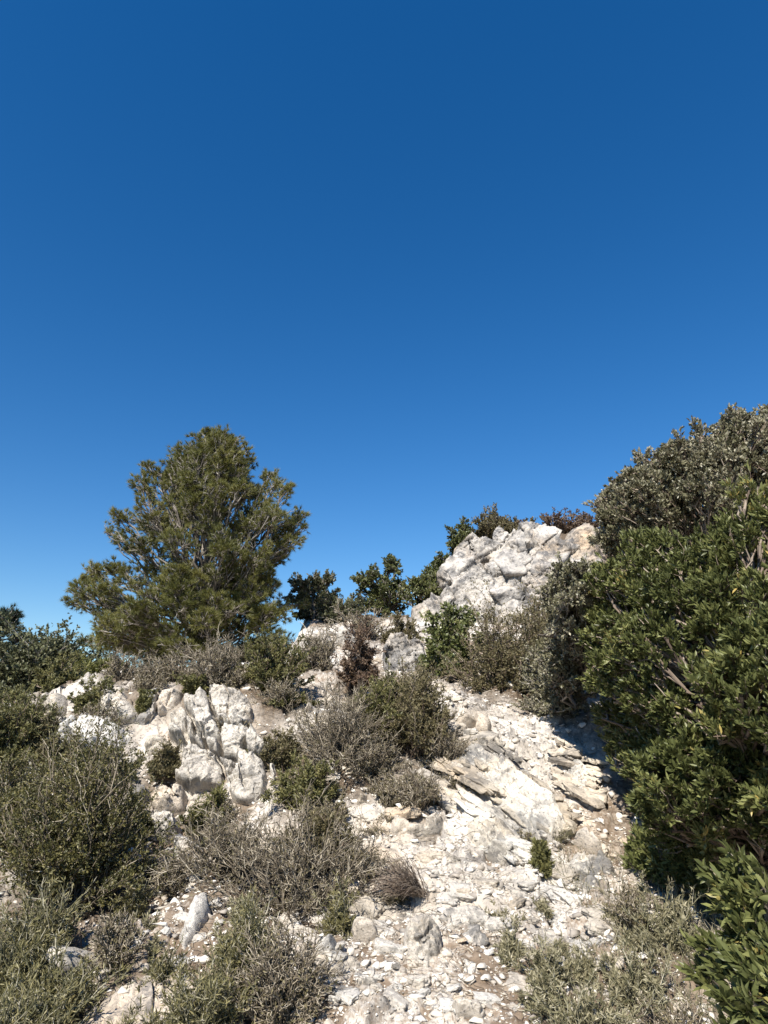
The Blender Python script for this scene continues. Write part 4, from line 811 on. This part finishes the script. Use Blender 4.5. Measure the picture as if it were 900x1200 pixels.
# upper, farther one with silvery brown leaves
D1 = 5.0; cl = np.concatenate([shell(810, 610, D1, 115, 105, .8, 90, 22, 1), shell(900, 552, D1, 120, 108, .8, 80, 22, 2), shell(745, 600, D1, 60, 60, .6, 30, 20, 3), shell(860, 720, D1, 120, 100, .8, 50, 26, 9), shell(715, 625, D1, 30, 34, .3, 12, 15, 4), shell(885, 515, D1, 62, 56, .4, 46, 18, 42), shell(800, 545, D1, 75, 50, .5, 46, 19, 45), shell(740, 572, D1, 45, 36, .4, 20, 16, 46)])
fb = foot(850, 850, D1)
clump_tree('kermes_oak_tree', 'tall bush of silvery brown leathery leaves against the sky at the upper right', 'bush', fb, stemline(fb, P(850, 560, D1)), cl, 'kermes', 'browntwig', 10, 7, 14, .030, .0072, 'diamond', 51, out=.6, r_trunk=.05, limb_t=(.05, .95), up=.55, tw_r=.0025)
# grey-leaved one behind, left of the black shade
D2 = 4.9; cl = np.concatenate([shell(650, 800, D2, 48, 72, .5, 60, 19, 5), shell(680, 720, D2, 50, 70, .4, 50, 20, 6), shell(672, 705, 3.7, 42, 66, .3, 60, 18, 11), shell(655, 770, 4.2, 36, 50, .3, 30, 18, 31)])
fb = foot(670, 865, D2)
clump_tree('mastic_bush', 'dense bush of small pale speckled leaves between the crag and the black shade', 'bush', fb, stemline(fb, P(670, 700, D2)), cl, 'kermes', 'bark', 9, 6, 13, .020, .0056, 'diamond', 52, out=.6, r_trunk=.04, limb_t=(.05, .95), up=.4, tw_r=.0025)
# the near one with long oval leaves
D3 = 2.9; sdir = nrm(np.array([-.5, -.35, .75]))
cl = np.concatenate([shell(830, 770, 3.2, 130, 125, .50, 125, 23, 7, .7), shell(760, 690, 3.5, 85, 85, .40, 66, 19, 8, .7), shell(910, 680, 2.9, 110, 140, .45, 84, 25, 12, .7),
                     shell(840, 920, 2.6, 105, 80, .30, 68, 23, 13, .7), shell(930, 860, 2.3, 120, 160, .35, 90, 26, 14, .7), shell(780, 945, 2.7, 45, 32, .15, 16, 18, 15, .5), shell(715, 760, 3.5, 45, 75, .25, 50, 18, 16, .6), shell(780, 900, 3.5, 65, 85, .35, 60, 22, 21, .4), shell(830, 1000, 3.0, 70, 60, .35, 40, 22, 22, .4), shell(885, 650, 3.0, 60, 60, .25, 40, 20, 41, .5), shell(738, 850, 4.1, 45, 62, .3, 45, 20, 43, .4), shell(790, 1010, 3.2, 62, 40, .3, 30, 20, 44, .4), shell(770, 820, 4.0, 60, 80, .4, 50, 22, 23, .3)])
fb = foot(900, 1010, D3)
clump_tree('phillyrea_bush', 'large near bush with long oval bright green leaves, filling the right side', 'bush', fb, stemline(fb, P(870, 760, D3)), cl, 'phil', 'browntwig', 9, 5, 11, .034, .0052, 'oval', 53, out=.35, r_trunk=.022, limb_t=(.05, .95), up=.9, tw_r=.0016, dirn=sdir)
# low branch of leaves reaching into the bottom right corner
cl = np.concatenate([shell(880, 1060, 1.75, 60, 70, .12, 16, 30, 17, .5), shell(900, 1160, 1.6, 85, 70, .12, 20, 30, 18, .5), shell(835, 1130, 1.8, 30, 30, .08, 5, 22, 19, .5)])
fb = foot(960, 1190, 1.9)
clump_tree('phillyrea_sapling', 'sparse leafy sprigs on grey twigs in the bottom right corner', 'bush', fb, stemline(fb, P(890, 1060, 1.75)), cl, 'phil', 'twig', 4, 3, 8, .040, .0058, 'oval', 54, out=.3, r_trunk=.008, limb_t=(.05, .95), up=.9, tw_r=.0014, dirn=nrm(np.array([-.75, -.2, .55])))

# dry grass tussock and grass blades
def tussock(name, label, g, n, L, lean, seed, W=.0016, mat='straw', spread=.9):
    rng = np.random.default_rng(seed); root = Geo(); ph = rng.uniform(0, 6.28, n)
    d = nrm(np.stack([np.cos(ph)*spread, np.sin(ph)*spread, rng.uniform(.4, 1.2, n)], -1)+np.asarray(lean)); A = rng.normal(size=(n, 3))*np.array([.015, .015, 0])
    Ls = L*rng.uniform(.6, 1.1, n); B = A+d*Ls[:, None]; pts = curve(A, B, 4, .10, .03, rng); root.polyline(pts, W, W*.4, 3, rng.random(n))
    o = root.build(name, M[mat]); o.location = g; return tag(o, label, 'grass tuft')
tussock('grass_tussock', 'brown dry grass tussock combed to the left, above the pitted white boulder', G(492, 1066), 420, .20, (-1.2, -.5, -.25), 5, mat='browntwig')
tussock('grass_tussock', 'pale straw tussock at the upper left side of the speckled boulder', G(655, 995), 90, .10, (.3, -.3, 0), 6)
# ground grass, uncountable
rng = np.random.default_rng(77); gg = Geo()
n = 5200; px = rng.uniform(560, 900, n); py = rng.uniform(1040, 1210, n); x0 = (px-450)/F; d = np.exp(rng.uniform(math.log(2.0), math.log(3.6), n)); x = x0*d
k = (fbm2(x*3, d*3, 3, 3) > -.05) & (px > 620+(1200-py)*.2); x, d = x[k], d[k]
zz = Hfull(x, d); A = np.stack([x, d, zz-.005], -1); n = len(x)
D = nrm(rng.normal(size=(n, 3))*.55+np.array([-.25, 0, 1.0])); pts = curve(A, A+D*rng.uniform(.03, .11, n)[:, None], 3, .08, .04, rng); gg.polyline(pts, .0013, .0006, 3, rng.random(n))
tag(gg.build('grass', M['straw']), 'sparse grey-green grass blades on the right side of the path', 'grass', kind='stuff')
gg = Geo(); n = 9000; d = np.exp(rng.uniform(math.log(2.1), math.log(9), n)); an = rng.uniform(R(-36), R(36), n); x, y = d*np.sin(an), d*np.cos(an)
k = fbm2(x*1.7+8, y*1.7, 3, 6) > -.1; x, y, d = x[k], y[k], d[k]; n = len(x); A = np.stack([x, y, Hfull(x, y)+.006], -1); a = rng.uniform(0, 6.28, n)
D = np.stack([np.cos(a), np.sin(a), rng.uniform(-.05, .35, n)], -1); pts = curve(A, A+D*(rng.uniform(.02, .10, n)*(.6+d/6))[:, None], 3, .05, .06, rng)
gg.polyline(pts, np.maximum(.0012, .3*d/F), np.maximum(.0006, .2*d/F), 3, rng.random(n))
tag(gg.build('twig_litter', M['twig']), 'fallen grey twigs and dry stalks scattered over the ground', 'twig litter', kind='stuff')
